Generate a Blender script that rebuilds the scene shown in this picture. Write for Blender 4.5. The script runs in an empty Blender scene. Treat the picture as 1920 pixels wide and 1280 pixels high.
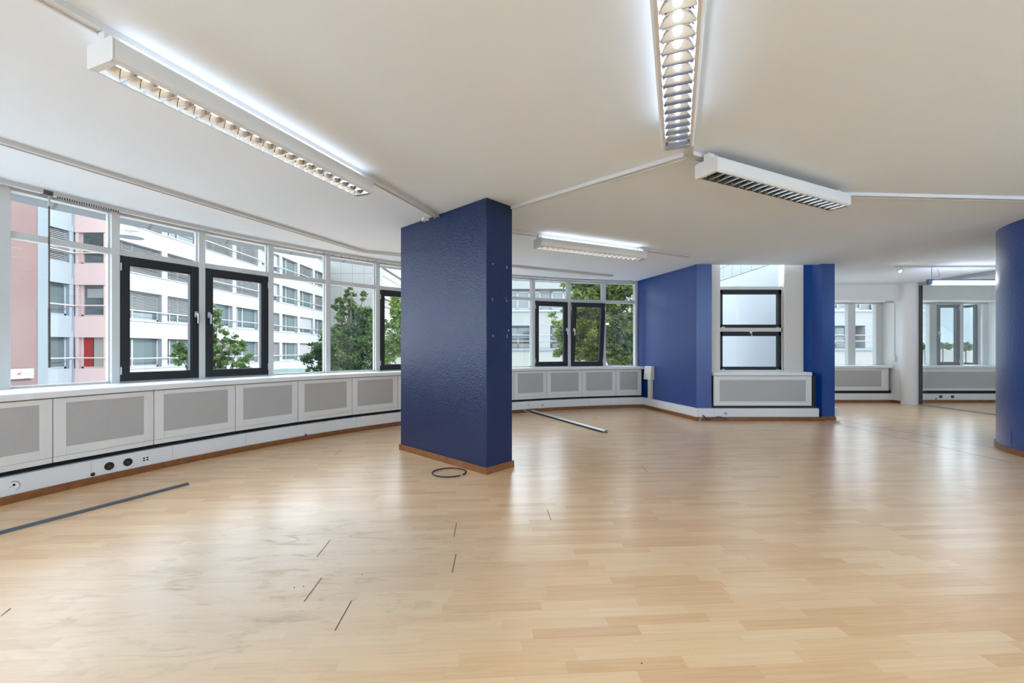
import bpy, math, random
import numpy as np
from mathutils import Vector, Matrix
random.seed(7)
C = bpy.context.scene.collection
PI = math.pi
# ------------------------------------------------------------------ camera model
F = 807.0; CX = 960.0; CY = 656.0; CAMH = 1.203; CEIL = 2.68
def at(px, py, d):                       # point of the place seen at a pixel, at depth d
    return Vector(((px - CX) / F * d, d, CAMH + (CY - py) / F * d))
def on_plane(px, py, z):                 # point of a horizontal plane
    d = (z - CAMH) * F / (CY - py)
    return Vector(((px - CX) / F * d, d, z))
def ray_circle(px, c, r):
    dx = (px - CX) / F
    a = dx * dx + 1; b = -2 * (dx * c[0] + c[1]); k = c[0] ** 2 + c[1] ** 2 - r * r
    t = (-b + math.sqrt(b * b - 4 * a * k)) / (2 * a)
    return dx * t, t
def zat(py, d): return CAMH + (CY - py) / F * d

cam = bpy.data.cameras.new('camera'); cam_o = bpy.data.objects.new('camera', cam); C.objects.link(cam_o)
cam.sensor_width = 36; cam.lens = F / 1920 * 36; cam.shift_y = (CY - 640) / 1920
cam_o.location = (0, 0, CAMH); cam_o.rotation_euler = (PI / 2, 0, 0)
cam.clip_end = 500; cam.clip_start = .05
bpy.context.scene.camera = cam_o

# ------------------------------------------------------------------ materials
def mat(name, col, rough=.5, metal=0, spec=.5, bump=None, emit=None, estr=0, vary=None):
    m = bpy.data.materials.new(name); m.use_nodes = True
    nt = m.node_tree; b = nt.nodes['Principled BSDF']
    b.inputs['Base Color'].default_value = (*col, 1)
    b.inputs['Roughness'].default_value = rough
    b.inputs['Metallic'].default_value = metal
    b.inputs['Specular IOR Level'].default_value = spec
    if emit:
        b.inputs['Emission Color'].default_value = (*emit, 1); b.inputs['Emission Strength'].default_value = estr
    if bump or vary:
        tc = nt.nodes.new('ShaderNodeTexCoord')
    if bump:
        sc, st, dist = bump
        n = nt.nodes.new('ShaderNodeTexNoise'); n.inputs['Scale'].default_value = sc; n.inputs['Detail'].default_value = 3
        bp = nt.nodes.new('ShaderNodeBump'); bp.inputs['Strength'].default_value = st; bp.inputs['Distance'].default_value = dist
        nt.links.new(tc.outputs['Object'], n.inputs['Vector']); nt.links.new(n.outputs['Fac'], bp.inputs['Height'])
        nt.links.new(bp.outputs['Normal'], b.inputs['Normal'])
    if vary:
        sc, amt = vary
        n = nt.nodes.new('ShaderNodeTexNoise'); n.inputs['Scale'].default_value = sc; n.inputs['Detail'].default_value = 4
        mx = nt.nodes.new('ShaderNodeMixRGB'); mx.blend_type = 'MULTIPLY'; mx.inputs['Fac'].default_value = 1
        cr = nt.nodes.new('ShaderNodeValToRGB')
        cr.color_ramp.elements[0].position = .3; cr.color_ramp.elements[1].position = .7
        cr.color_ramp.elements[0].color = (1 - amt,) * 3 + (1,); cr.color_ramp.elements[1].color = (1, 1, 1, 1)
        mx.inputs['Color1'].default_value = (*col, 1)
        nt.links.new(tc.outputs['Object'], n.inputs['Vector']); nt.links.new(n.outputs['Fac'], cr.inputs['Fac'])
        nt.links.new(cr.outputs['Color'], mx.inputs['Color2']); nt.links.new(mx.outputs['Color'], b.inputs['Base Color'])
    return m

M = {}
M['ceiling'] = mat('cool white ceiling paint', (.76, .81, .87), .9, spec=.2, vary=(.7, .03))
M['white'] = mat('white lacquer', (.80, .80, .79), .45)
M['frame'] = mat('light grey window frame', (.56, .57, .555), .4)
M['panel'] = mat('off white sheet metal', (.74, .73, .70), .5)
M['trunk'] = mat('white plastic trunking', (.76, .76, .75), .45)
M['wallwhite'] = mat('white wall paint', (.80, .80, .79), .8, spec=.3)
M['cream'] = mat('cream painted wood', (.70, .655, .58), .6)
M['dark'] = mat('anthracite window sash', (.018, .019, .021), .5, spec=.3)
M['blackgap'] = mat('black shadow gap', (.008, .008, .008), .8)
M['niche'] = mat('radiator niche shade', (.05, .05, .05), .9)  # wall colour darkened to stand for deep shade behind the covers
M['metal'] = mat('brushed metal', (.62, .62, .62), .3, metal=.9)
M['alu'] = mat('aluminium profile', (.42, .43, .44), .35, metal=.7)
M['mirror'] = mat('mirror louvre metal', (.86, .87, .88), .12, metal=1)
M['steel'] = mat('louvre blades painted shade dark', (.42, .41, .39), .2, metal=1)  # mirror metal made darker, painting shade into the unlit louvre
M['mirrorshade'] = mat('louvre mirror painted shade dark', (.13, .12, .11), .15, metal=1)  # reflector copy with its dark reflections put into the colour
M['fix'] = mat('luminaire white', (.66, .65, .62), .45)
M['track'] = mat('ceiling track white', (.60, .60, .595), .5)
M['greyduct'] = mat('grey plastic strip', (.075, .085, .095), .4)
M['whiteduct'] = mat('pale grey plastic strip', (.62, .64, .66), .35)
M['black'] = mat('black rubber', (.012, .011, .010), .5)
M['wood'] = mat('dark beech skirting', (.25, .098, .028), .4, vary=(14, .3))
M['beige'] = mat('beige plastic', (.72, .68, .60), .45)
M['chip'] = mat('bare plaster', (.75, .72, .66), .9)
M['chipo'] = mat('brown rawplug', (.55, .30, .10), .7)
M['rod'] = mat('grey steel rod', (.075, .072, .068), .5)
M['tubeup'] = mat('lit fluorescent tube upper', (1, 1, 1), .5, emit=(.92, .96, 1), estr=1.25)
M['tubedn'] = mat('lit fluorescent tube lower', (1, 1, 1), .5, emit=(.80, .91, 1), estr=14)
M['tubeoff'] = mat('unlit fluorescent tube', (.75, .75, .75), .3)
M['batten'] = mat('lit bare tube', (1, 1, 1), .5, emit=(.95, .97, 1), estr=8)
M['fillbatten'] = mat('added fill tube', (1, 1, 1), .5, emit=(.62, .82, 1), estr=85)  # for the unseen battens added to brighten the room
M['bulb'] = mat('lit spot bulb', (1, 1, 1), .5, emit=(1, .87, .6), estr=60)
M['bluecap'] = mat('blue grey lamp housing', (.10, .13, .22), .4)
# blue roller-textured gloss paint
def blue_paint(name, col, coat, ior):
    m = mat(name, col, .36, spec=.35)
    nt = m.node_tree; b = nt.nodes['Principled BSDF']
    tc = nt.nodes.new('ShaderNodeTexCoord')
    n = nt.nodes.new('ShaderNodeTexNoise'); n.inputs['Scale'].default_value = 55; n.inputs['Detail'].default_value = 2
    n.inputs['Distortion'].default_value = .6
    bp = nt.nodes.new('ShaderNodeBump'); bp.inputs['Strength'].default_value = .35; bp.inputs['Distance'].default_value = .012
    nt.links.new(tc.outputs['Object'], n.inputs['Vector']); nt.links.new(n.outputs['Fac'], bp.inputs['Height'])
    nt.links.new(bp.outputs['Normal'], b.inputs['Normal'])
    b.inputs['Coat Weight'].default_value = coat; b.inputs['Coat IOR'].default_value = ior; b.inputs['Coat Roughness'].default_value = .25
    nt.links.new(bp.outputs['Normal'], b.inputs['Coat Normal'])
    return m
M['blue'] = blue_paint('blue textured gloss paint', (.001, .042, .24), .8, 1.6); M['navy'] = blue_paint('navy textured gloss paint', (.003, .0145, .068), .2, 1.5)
# perforated metal: rows of round holes
def perforated():
    m = mat('perforated metal grille', (.6, .6, .6), .5)
    nt = m.node_tree; b = nt.nodes['Principled BSDF']
    tc = nt.nodes.new('ShaderNodeTexCoord'); sp = nt.nodes.new('ShaderNodeSeparateXYZ')
    nt.links.new(tc.outputs['Object'], sp.inputs[0])
    def math_(op, a, b_=None):
        n = nt.nodes.new('ShaderNodeMath'); n.operation = op
        for i, v in enumerate((a, b_)):
            if v is None: continue
            if isinstance(v, (int, float)): n.inputs[i].default_value = v
            else: nt.links.new(v, n.inputs[i])
        return n.outputs[0]
    P = .0095
    u = math_('DIVIDE', sp.outputs['X'], P); v = math_('DIVIDE', sp.outputs['Z'], P)
    a = math_('ADD', u, v); c = math_('SUBTRACT', u, v)
    fa = math_('SUBTRACT', math_('FRACT', a), .5); fc = math_('SUBTRACT', math_('FRACT', c), .5)
    r2 = math_('ADD', math_('MULTIPLY', fa, fa), math_('MULTIPLY', fc, fc))
    hole = math_('LESS_THAN', r2, .085)
    mx = nt.nodes.new('ShaderNodeMixRGB'); mx.inputs['Color1'].default_value = (.56, .545, .52, 1); mx.inputs['Color2'].default_value = (.13, .13, .125, 1)
    nt.links.new(hole, mx.inputs['Fac']); nt.links.new(mx.outputs['Color'], b.inputs['Base Color'])
    return m
M['perf'] = perforated()
# window glass: clear pane, Fresnel reflection
def glass_mat(name, tint):
    m = bpy.data.materials.new(name); m.use_nodes = True; nt = m.node_tree; nt.nodes.clear()
    o = nt.nodes.new('ShaderNodeOutputMaterial'); mx = nt.nodes.new('ShaderNodeMixShader')
    t = nt.nodes.new('ShaderNodeBsdfTransparent'); t.inputs['Color'].default_value = (*tint, 1)
    g = nt.nodes.new('ShaderNodeBsdfGlossy'); g.inputs['Roughness'].default_value = .01
    fr = nt.nodes.new('ShaderNodeFresnel'); fr.inputs['IOR'].default_value = 1.45
    ge = nt.nodes.new('ShaderNodeNewGeometry'); ir = nt.nodes.new('ShaderNodeMapRange')
    ir.inputs['To Min'].default_value = 1.45; ir.inputs['To Max'].default_value = 1 / 1.45
    nt.links.new(ge.outputs['Backfacing'], ir.inputs['Value']); nt.links.new(ir.outputs[0], fr.inputs['IOR'])
    nt.links.new(fr.outputs[0], mx.inputs[0]); nt.links.new(t.outputs[0], mx.inputs[1]); nt.links.new(g.outputs[0], mx.inputs[2])
    nt.links.new(mx.outputs[0], o.inputs[0]); return m
M['glass'] = glass_mat('clear window glass', (.95, .97, .96))
M['pglass'] = glass_mat('clear partition glass', (.93, .95, .95))
# three-strip beech laminate
def floor_mat():
    m = mat('beech laminate', (.6, .42, .26), .27, spec=.5)
    nt = m.node_tree; b = nt.nodes['Principled BSDF']
    b.inputs['Coat Weight'].default_value = .3; b.inputs['Coat Roughness'].default_value = .22; L = nt.links.new
    tc = nt.nodes.new('ShaderNodeTexCoord'); mp = nt.nodes.new('ShaderNodeMapping')
    mp.inputs['Rotation'].default_value = (0, 0, math.radians(-3.5)); L(tc.outputs['Object'], mp.inputs['Vector'])
    sp = nt.nodes.new('ShaderNodeSeparateXYZ'); L(mp.outputs[0], sp.inputs[0])
    def ma(op, a, b_=None, c_=None):
        n = nt.nodes.new('ShaderNodeMath'); n.operation = op
        for i, v in enumerate((a, b_, c_)):
            if v is None: continue
            if isinstance(v, (int, float)): n.inputs[i].default_value = v
            else: L(v, n.inputs[i])
        return n.outputs[0]
    def white(v):
        n = nt.nodes.new('ShaderNodeTexWhiteNoise'); n.noise_dimensions = '2D'
        c = nt.nodes.new('ShaderNodeCombineXYZ'); L(v[0], c.inputs[0])
        if isinstance(v[1], (int, float)): c.inputs[1].default_value = v[1]
        else: L(v[1], c.inputs[1])
        L(c.outputs[0], n.inputs['Vector']); return n.outputs['Value']
    U, V = sp.outputs['X'], sp.outputs['Y']
    row = ma('FLOOR', ma('DIVIDE', V, .066))
    un = ma('ADD', ma('DIVIDE', U, .46), ma('MULTIPLY', white((row, 3.0)), 9.0))
    idx = ma('FLOOR', un)
    tone = white((row, idx))
    # grain
    gm = nt.nodes.new('ShaderNodeMapping'); gm.inputs['Scale'].default_value = (2.2, 40, 1); L(mp.outputs[0], gm.inputs['Vector'])
    off = nt.nodes.new('ShaderNodeVectorMath'); off.operation = 'ADD'
    cx = nt.nodes.new('ShaderNodeCombineXYZ'); L(ma('MULTIPLY', tone, 37.0), cx.inputs[0]); L(ma('MULTIPLY', tone, 91.0), cx.inputs[2])
    L(gm.outputs[0], off.inputs[0]); L(cx.outputs[0], off.inputs[1])
    gn = nt.nodes.new('ShaderNodeTexNoise'); gn.inputs['Scale'].default_value = 1.6; gn.inputs['Detail'].default_value = 5; gn.inputs['Distortion'].default_value = .25
    L(off.outputs[0], gn.inputs['Vector'])
    cr = nt.nodes.new('ShaderNodeValToRGB'); e = cr.color_ramp.elements
    e[0].position = 0; e[0].color = (.61, .355, .168, 1); e[1].position = 1; e[1].color = (.77, .55, .315, 1)
    k = e.new(.45); k.color = (.70, .455, .235, 1)
    L(ma('ADD', ma('MULTIPLY', tone, .62), ma('MULTIPLY', ma('SUBTRACT', gn.outputs['Fac'], .34), .95)), cr.inputs['Fac'])
    # board joints: every third strip, fine dark line
    fv = ma('FRACT', ma('DIVIDE', V, .198)); fu = ma('FRACT', un)
    edge = ma('MAXIMUM', ma('LESS_THAN', fv, .008), ma('MULTIPLY', ma('LESS_THAN', fu, .004), .5))
    mj = nt.nodes.new('ShaderNodeMixRGB'); mj.blend_type = 'MULTIPLY'; mj.inputs['Color2'].default_value = (.66, .6, .54, 1)
    L(ma('MULTIPLY', edge, .55), mj.inputs['Fac']); L(cr.outputs['Color'], mj.inputs['Color1'])
    # dusty trodden area (footprints, smears) on the left of the floor
    ctr = nt.nodes.new('ShaderNodeMapping'); ctr.inputs['Location'].default_value = (1.25, -2.35, 0); ctr.vector_type = 'POINT'
    L(tc.outputs['Object'], ctr.inputs['Vector'])
    s2 = nt.nodes.new('ShaderNodeSeparateXYZ'); L(ctr.outputs[0], s2.inputs[0])
    rad = ma('SQRT', ma('ADD', ma('POWER', ma('DIVIDE', s2.outputs['X'], 1.35), 2.0), ma('POWER', ma('DIVIDE', s2.outputs['Y'], 1.1), 2.0)))
    zone_ = ma('MINIMUM', ma('MAXIMUM', ma('DIVIDE', ma('SUBTRACT', 1.15, rad), .75), 0.0), 1.0)
    dm = nt.nodes.new('ShaderNodeMapping'); dm.inputs['Rotation'].default_value = (0, 0, -.6); dm.inputs['Scale'].default_value = (1.3, 4.2, 1); L(tc.outputs['Object'], dm.inputs['Vector'])
    dn = nt.nodes.new('ShaderNodeTexNoise'); dn.inputs['Scale'].default_value = 2.3; dn.inputs['Detail'].default_value = 9; dn.inputs['Roughness'].default_value = .68; dn.inputs['Distortion'].default_value = 1.4
    L(dm.outputs[0], dn.inputs['Vector'])
    dr = nt.nodes.new('ShaderNodeMapRange'); dr.inputs['From Min'].default_value = .52; dr.inputs['From Max'].default_value = .70; L(dn.outputs['Fac'], dr.inputs['Value'])
    dirt = ma('MULTIPLY', dr.outputs[0], zone_)
    mdust = nt.nodes.new('ShaderNodeMixRGB'); mdust.inputs['Color2'].default_value = (.47, .40, .31, 1)
    L(ma('MULTIPLY', zone_, .6), mdust.inputs['Fac']); L(mj.outputs['Color'], mdust.inputs['Color1'])
    md = nt.nodes.new('ShaderNodeMixRGB'); md.inputs['Color2'].default_value = (.33, .245, .14, 1)
    L(ma('MULTIPLY', dirt, .6), md.inputs['Fac']); L(mdust.outputs['Color'], md.inputs['Color1'])
    L(md.outputs['Color'], b.inputs['Base Color'])
    rn = nt.nodes.new('ShaderNodeTexNoise'); rn.inputs['Scale'].default_value = 3.5; rn.inputs['Detail'].default_value = 6; L(tc.outputs['Object'], rn.inputs['Vector'])
    L(ma('ADD', ma('ADD', ma('MULTIPLY', rn.outputs['Fac'], .04), .268), ma('ADD', ma('MULTIPLY', dirt, .3), ma('MULTIPLY', zone_, .10))), b.inputs['Roughness'])
    L(ma('SUBTRACT', .32, ma('MULTIPLY', zone_, .2)), b.inputs['Coat Weight'])
    bn = nt.nodes.new('ShaderNodeTexNoise'); bn.inputs['Scale'].default_value = 6; bn.inputs['Detail'].default_value = 2; L(tc.outputs['Object'], bn.inputs['Vector'])
    bp = nt.nodes.new('ShaderNodeBump'); bp.inputs['Strength'].default_value = .05; bp.inputs['Distance'].default_value = .01; L(bn.outputs['Fac'], bp.inputs['Height']); L(bp.outputs[0], b.inputs['Normal'])
    return m
M['floor'] = floor_mat()
M['crack'] = mat('open joint', (.05, .035, .02), .8)
# outdoors
OUT = .255
def oc(r, g, b): return (r * OUT, g * OUT, b * OUT)
M['render'] = mat('white facade panels', oc(.86, .86, .87), .7, vary=(.25, .06))
M['bluewhite'] = mat('pale blue grey facade panels', oc(.62, .68, .74), .6)
M['bluegrey'] = mat('blue grey facade strip', oc(.47, .54, .58), .6)
M['pink'] = mat('salmon pink render', oc(.46, .275, .245), .8, vary=(.5, .12))
M['palepink'] = mat('pale pink facade panels', (.36, .262, .238), .7)
M['winglass'] = mat('dark office window glass', (.06, .075, .075), .08, spec=.8)
M['blind'] = mat('grey venetian slats', oc(.60, .60, .58), .5)
M['beigeblind'] = mat('pale fabric blind', oc(.66, .65, .62), .7)
M['rail'] = mat('white railing', oc(.85, .85, .83), .5)
M['red'] = mat('red curtain', (.17, .008, .006), .7)
M['wing'] = mat('pale wing render', (.31, .325, .33), .7)
M['wingtile'] = mat('pale wing tiles', (.25, .27, .27), .5)
M['tilejoint'] = mat('tile joint', (.14, .15, .155), .8)
M['tile'] = mat('beige facade tiles', oc(.66, .64, .58), .6)
M['wall2'] = mat('cream facade render', oc(.74, .74, .69), .8, vary=(.3, .12))
M['wall2b'] = mat('stained parapet render', oc(.80, .78, .68), .8, vary=(.35, .18))
M['soffit'] = mat('blue grey canopy underside', (.115, .14, .155), .6)
M['seam'] = mat('canopy joint', (.06, .075, .085), .7)
M['brown'] = mat('brown ribbon glazing', (.07, .05, .028), .3)
M['asphalt'] = mat('pale street paving', (.55, .57, .60), .9, vary=(.4, .2))
M['greencanopy'] = mat('green roof sheet', (.022, .06, .045), .5)
M['bark'] = mat('bark', (.06, .045, .032), .9, vary=(6, .4))
M['lamp'] = mat('street lamp shade', (.10, .105, .11), .5)
M['sign'] = mat('white sign', oc(.86, .90, .98), .4)
M['logo1'] = mat('orange red print', (.42, .08, .03), .5)
M['logo2'] = mat('dark blue print', (.03, .03, .10), .5)
M['hill'] = mat('hazy blue hillside', (.10, .122, .128), .9, vary=(.02, .3))
def leaf(name, c):
    m = mat(name, c, .6, spec=.25); nt = m.node_tree; b = nt.nodes['Principled BSDF']
    o = nt.nodes['Material Output']; t = nt.nodes.new('ShaderNodeBsdfTranslucent'); t.inputs['Color'].default_value = (c[0] * 1.5, c[1] * 1.4, c[2] * .7, 1)
    g = nt.nodes.new('ShaderNodeObjectInfo')
    mx = nt.nodes.new('ShaderNodeMixShader'); mx.inputs[0].default_value = .35
    nt.links.new(b.outputs[0], mx.inputs[1]); nt.links.new(t.outputs[0], mx.inputs[2]); nt.links.new(mx.outputs[0], o.inputs[0])
    at_ = nt.nodes.new('ShaderNodeTexCoord'); n = nt.nodes.new('ShaderNodeTexNoise'); n.inputs['Scale'].default_value = 2.2
    cr = nt.nodes.new('ShaderNodeValToRGB'); cr.color_ramp.elements[0].position = .35; cr.color_ramp.elements[1].position = .65
    cr.color_ramp.elements[0].color = (c[0] * .55, c[1] * .6, c[2] * .6, 1); cr.color_ramp.elements[1].color = (c[0] * 1.35, c[1] * 1.25, c[2], 1)
    nt.links.new(at_.outputs['Object'], n.inputs['Vector']); nt.links.new(n.outputs['Fac'], cr.inputs['Fac']); nt.links.new(cr.outputs['Color'], b.inputs['Base Color'])
    return m
M['leafA'] = leaf('mid green leaves', (.06, .095, .026))
M['leafB'] = leaf('bright green leaves', (.09, .145, .03))
M['leafC'] = leaf('dark green leaves', (.042, .070, .022))
M['leafD'] = leaf('yellow green leaves', (.105, .145, .036))

# ------------------------------------------------------------------ mesh builder
class MB:
    def __init__(s): s.v = []; s.f = []; s.mi = []; s.cur = 0
    def add(s, vs, fs):
        b = len(s.v); s.v += [tuple(x) for x in vs]
        for f in fs: s.f.append(tuple(b + i for i in f)); s.mi.append(s.cur)
        return s
    def m(s, i): s.cur = i; return s
    def hexa(s, p):                    # bottom 4 (ccw), top 4
        return s.add(p, [(3, 2, 1, 0), (4, 5, 6, 7), (0, 1, 5, 4), (1, 2, 6, 5), (2, 3, 7, 6), (3, 0, 4, 7)])
    def box(s, x0, x1, y0, y1, z0, z1):
        return s.hexa([(x0, y0, z0), (x1, y0, z0), (x1, y1, z0), (x0, y1, z0), (x0, y0, z1), (x1, y0, z1), (x1, y1, z1), (x0, y1, z1)])
    def prism(s, pts, z0, z1):
        a = sum(pts[i][0] * pts[(i + 1) % len(pts)][1] - pts[(i + 1) % len(pts)][0] * pts[i][1] for i in range(len(pts)))
        if a < 0: pts = pts[::-1]
        n = len(pts)
        return s.add([(p[0], p[1], z0) for p in pts] + [(p[0], p[1], z1) for p in pts],
                     [tuple(range(n))[::-1], tuple(range(n, 2 * n))] + [(i, (i + 1) % n, n + (i + 1) % n, n + i) for i in range(n)])
    def band(s, inn, out, z0, z1):     # curved slab between two polylines of equal length (inn nearer the room)
        n = len(inn); vs = []
        for a, b in zip(inn, out): vs += [(a[0], a[1], z0), (b[0], b[1], z0), (b[0], b[1], z1), (a[0], a[1], z1)]
        fs = []
        for i in range(n - 1):
            p, q = 4 * i, 4 * i + 4
            for k in range(4): fs.append((p + k, p + (k + 1) % 4, q + (k + 1) % 4, q + k))
        fs += [(3, 2, 1, 0), (4 * n - 4, 4 * n - 3, 4 * n - 2, 4 * n - 1)]
        return s.add(vs, fs)
    def extr(s, prof, p0, p1, up=Vector((0, 0, 1))):   # profile (a across, b up) swept from p0 to p1
        p0 = Vector(p0); p1 = Vector(p1); d = (p1 - p0).normalized(); r = d.cross(up).normalized(); u = r.cross(d)
        n = len(prof)
        vs = [p + r * a + u * b for p in (p0, p1) for a, b in prof]
        return s.add(vs, [tuple(range(n)), tuple(range(n, 2 * n))[::-1]] + [(i, n + i, n + (i + 1) % n, (i + 1) % n) for i in range(n)])
    def tube(s, path, r, n=8, closed=False):
        path = [Vector(p) for p in path]; N = len(path); vs = []; ref = None
        for i, p in enumerate(path):
            a = path[(i - 1) % N] if (closed or i) else p; b = path[(i + 1) % N] if (closed or i < N - 1) else p
            d = (b - a).normalized()
            if ref is None: ref = d.orthogonal().normalized()
            ref = (ref - d * ref.dot(d)).normalized(); q = d.cross(ref)
            rr = r[i] if isinstance(r, (list, tuple)) else r
            for k in range(n):
                t = 2 * PI * k / n; vs.append(p + (ref * math.cos(t) + q * math.sin(t)) * rr)
        fs = []
        for i in range(N if closed else N - 1):
            j = (i + 1) % N
            for k in range(n): fs.append((i * n + k, i * n + (k + 1) % n, j * n + (k + 1) % n, j * n + k))
        if not closed: fs += [tuple(range(n))[::-1], tuple(range((N - 1) * n, N * n))]
        return s.add(vs, fs)
    def disc(s, c, axis, r, th, n=20, sx=1):       # short cylinder centred at c, axis unit
        c = Vector(c); a = Vector(axis)
        return s.tube([c - a * th / 2, c + a * th / 2], r, n)
    def build(s, name, mats, parent=None, smooth=False, bevel=0, local=True, kind=None):
        me = bpy.data.meshes.new(name); me.from_pydata(s.v, [], s.f); me.update()
        for m_ in (mats if isinstance(mats, (list, tuple)) else [mats]): me.materials.append(m_)
        if len(set(s.mi)) > 1: me.polygons.foreach_set('material_index', s.mi)
        if smooth:
            me.polygons.foreach_set('use_smooth', [True] * len(me.polygons))
            try: me.set_sharp_from_angle(angle=math.radians(35))
            except Exception: pass
        o = bpy.data.objects.new(name, me); C.objects.link(o)
        if parent is not None: o.parent = parent
        if bevel:
            b = o.modifiers.new('bevel', 'BEVEL'); b.width = bevel; b.segments = 2; b.limit_method = 'ANGLE'
        if kind: o['kind'] = kind
        return o

def tag(o, label=None, cat=None, group=None, kind=None):
    if label: o['label'] = label
    if cat: o['category'] = cat
    if group: o['group'] = group
    if kind: o['kind'] = kind
    return o
def empty(name, loc=(0, 0, 0), rz=0, label=None, cat=None, group=None, kind=None):
    o = bpy.data.objects.new(name, None); C.objects.link(o); o.location = loc; o.rotation_euler = (0, 0, rz)
    o.empty_display_size = .1
    return tag(o, label, cat, group, kind)
def kids(o): return [c for c in bpy.data.objects if c.parent == o]
def copy_tree(o, parent=None):
    c = o.copy(); C.objects.link(c)
    if parent is not None: c.parent = parent
    for ch in kids(o): copy_tree(ch, c)
    return c
def st(o, label, cat='room'): return tag(o, label, cat, kind='structure')

# ------------------------------------------------------------------ plan of the room
CG = (3.592, .676); RG = 8.663            # window arc
CB = (3.8054, 1.0336); RB = 8.095         # arc of the radiator covers and trunking
def arc(c, r, a0, a1, n):
    return [(c[0] + r * math.cos(math.radians(a0 + (a1 - a0) * i / n)), c[1] + r * math.sin(math.radians(a0 + (a1 - a0) * i / n))) for i in range(n + 1)]
MULL = [180.2, 174.85, 169.5, 164.2, 158.9, 153.71, 148.33, 142.94, 137.58, 132.21, 127.03, 121.85, 116.66, 111.48, 106.15, 100.9, 96.18]
def gp(a, dr=0): return (CG[0] + (RG + dr) * math.cos(math.radians(a)), CG[1] + (RG + dr) * math.sin(math.radians(a)))
def bp_(a, dr=0): return (CB[0] + (RB + dr) * math.cos(math.radians(a)), CB[1] + (RB + dr) * math.sin(math.radians(a)))
BA0, BA1 = 182.0, 97.45                   # extent of the arc along the base
K = (3.18, 7.42); Q = (2.80, 9.12); EW = (2.665, 9.30)
BACKY = -4.2; RX = 11.35

# floor, ceiling
fl = MB(); fl.prism([(-5.6, BACKY), (12, BACKY), (12, 10.1), (5.4, 10.1), (5.4, 7.75), (3.2, 7.75), (2.9, 9.6), (-5.6, 9.6)], -.25, 0)
floor_o = fl.build('floor', M['floor']); st(floor_o, 'glossy beech laminate strip floor of the empty office', 'floor')
# open end joints between boards
for (a, b) in [((659, 1126), (628, 1182)), ((603, 1083), (570, 1128)), ((619, 1012), (594, 1044)), ((855, 1038), (848, 1074)), ((856, 980), (851, 1006)),
               ((1026, 955), (1033, 975)), ((640, 843), (628, 852)), ((1202, 874), (1216, 886)), ((20, 1140), (2, 1155))]:
    p = on_plane(*a, 0); q = on_plane(*b, 0); w = (q - p).normalized().orthogonal(); w = Vector((-(q - p).y, (q - p).x, 0)).normalized() * .0022
    MB().add([(*(p - w).xy, .0008), (*(p + w).xy, .0008), (*(q + w).xy, .0008), (*(q - w).xy, .0008)], [(0, 1, 2, 3)]).build('joint_gap', M['crack'], floor_o)
for (a, b) in [(((5.6, 7.35)), ((6.0, 4.9))), ((5.27, 7.3), (5.34, 4.6))]:
    a = Vector(a); b = Vector(b); w = Vector((-(b - a).y, (b - a).x)).normalized() * .005
    MB().add([(*(a - w), .0008), (*(a + w), .0008), (*(b + w), .0008), (*(b - w), .0008)], [(0, 3, 2, 1)]).build('floor_seam', M['crack'], floor_o)

ce = MB()
gl_pts = arc(CG, RG + .06, 186, 96.18, 60)
ce.prism([(12, BACKY), (12, 10.4), (5.3, 10.4), (5.3, 7.47), (3.18, 7.47), EW] + gl_pts[::-1] + [(-5.6, BACKY)], CEIL, CEIL + .3)
st(ce.build('ceiling', M['ceiling']), 'plain white plastered ceiling', 'ceiling')

# walls out of view that close the room
st(MB().box(-5.6, 11.55, BACKY - .2, BACKY, 0, CEIL).build('wall_back', M['wallwhite']), 'white wall closing the office behind the viewer', 'wall')
wl = MB(); wl.prism([(-5.6, BACKY), (-5.4, BACKY), (-5.07, -.4), (-5.3, -.4)], 0, .8)
st(wl.build('wall_left', M['wallwhite']), 'low white parapet at the left of the office', 'wall')

# parapet below the arc windows
n = 60
inn = arc(CB, RB + .12, BA0, BA1, n); out = []
for i in range(n + 1):                    # outer edge follows the window arc
    x, y = inn[i]; a = math.degrees(math.atan2(y - CG[1], x - CG[0])); out.append(gp(a, .09))
st(MB().band(inn, out, 0, .80).build('wall_window', M['niche']), 'niche wall painted dark for the shade behind the radiator covers under the curved window', 'wall')
inn = arc(CB, RB - .012, BA0, BA1 - .3, n); out = []
for i in range(n + 1):
    x, y = inn[i]; a = math.degrees(math.atan2(y - CG[1], x - CG[0])); out.append(gp(max(a, 95.9), .05))
s_ = MB().band(inn, out, .80, .855).build('trim_1', M['white'], bevel=.008, smooth=True); st(s_, 'continuous white window sill along the curved window', 'window sill')
# cable trunking and skirting on the arc
tr = MB().band(arc(CB, RB, BA0, BA1, n), arc(CB, RB + .119, BA0, BA1, n), .062, .20)
tr.band(arc(CB, RB + .012, BA0, BA1, n), arc(CB, RB + .119, BA0, BA1, n), .20, .207)
t_o = tr.build('trim_2', M['trunk']); st(t_o, 'white cable trunking running low along the curved window', 'trunking')
for a in (159.55, 154.9, 149.6, 144.3, 139, 133, 128, 122, 112.0, 106, 101.2, 165):
    p0 = bp_(a, -.0008); p1 = bp_(a - .02, -.0008)
    MB().band([p0, p1], [bp_(a, .01), bp_(a - .02, .01)], .064, .2).build('seam_line', M['alu'], t_o)
st(MB().band(arc(CB, RB - .014, BA0, BA1, n), arc(CB, RB + .1, BA0, BA1, n), 0, .061).build('baseboard_left', M['wood'], bevel=.004), 'brown beech skirting board along the curved window', 'baseboard')
# black strip above the trunking, painted in for the slot's shade
st(MB().band(arc(CB, RB + .075, BA0, BA1, n), arc(CB, RB + .118, BA0, BA1, n), .207, .26).build('trim_3', M['blackgap']), 'black strip painted as the shade in the slot under the radiator covers', 'gap')

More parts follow.
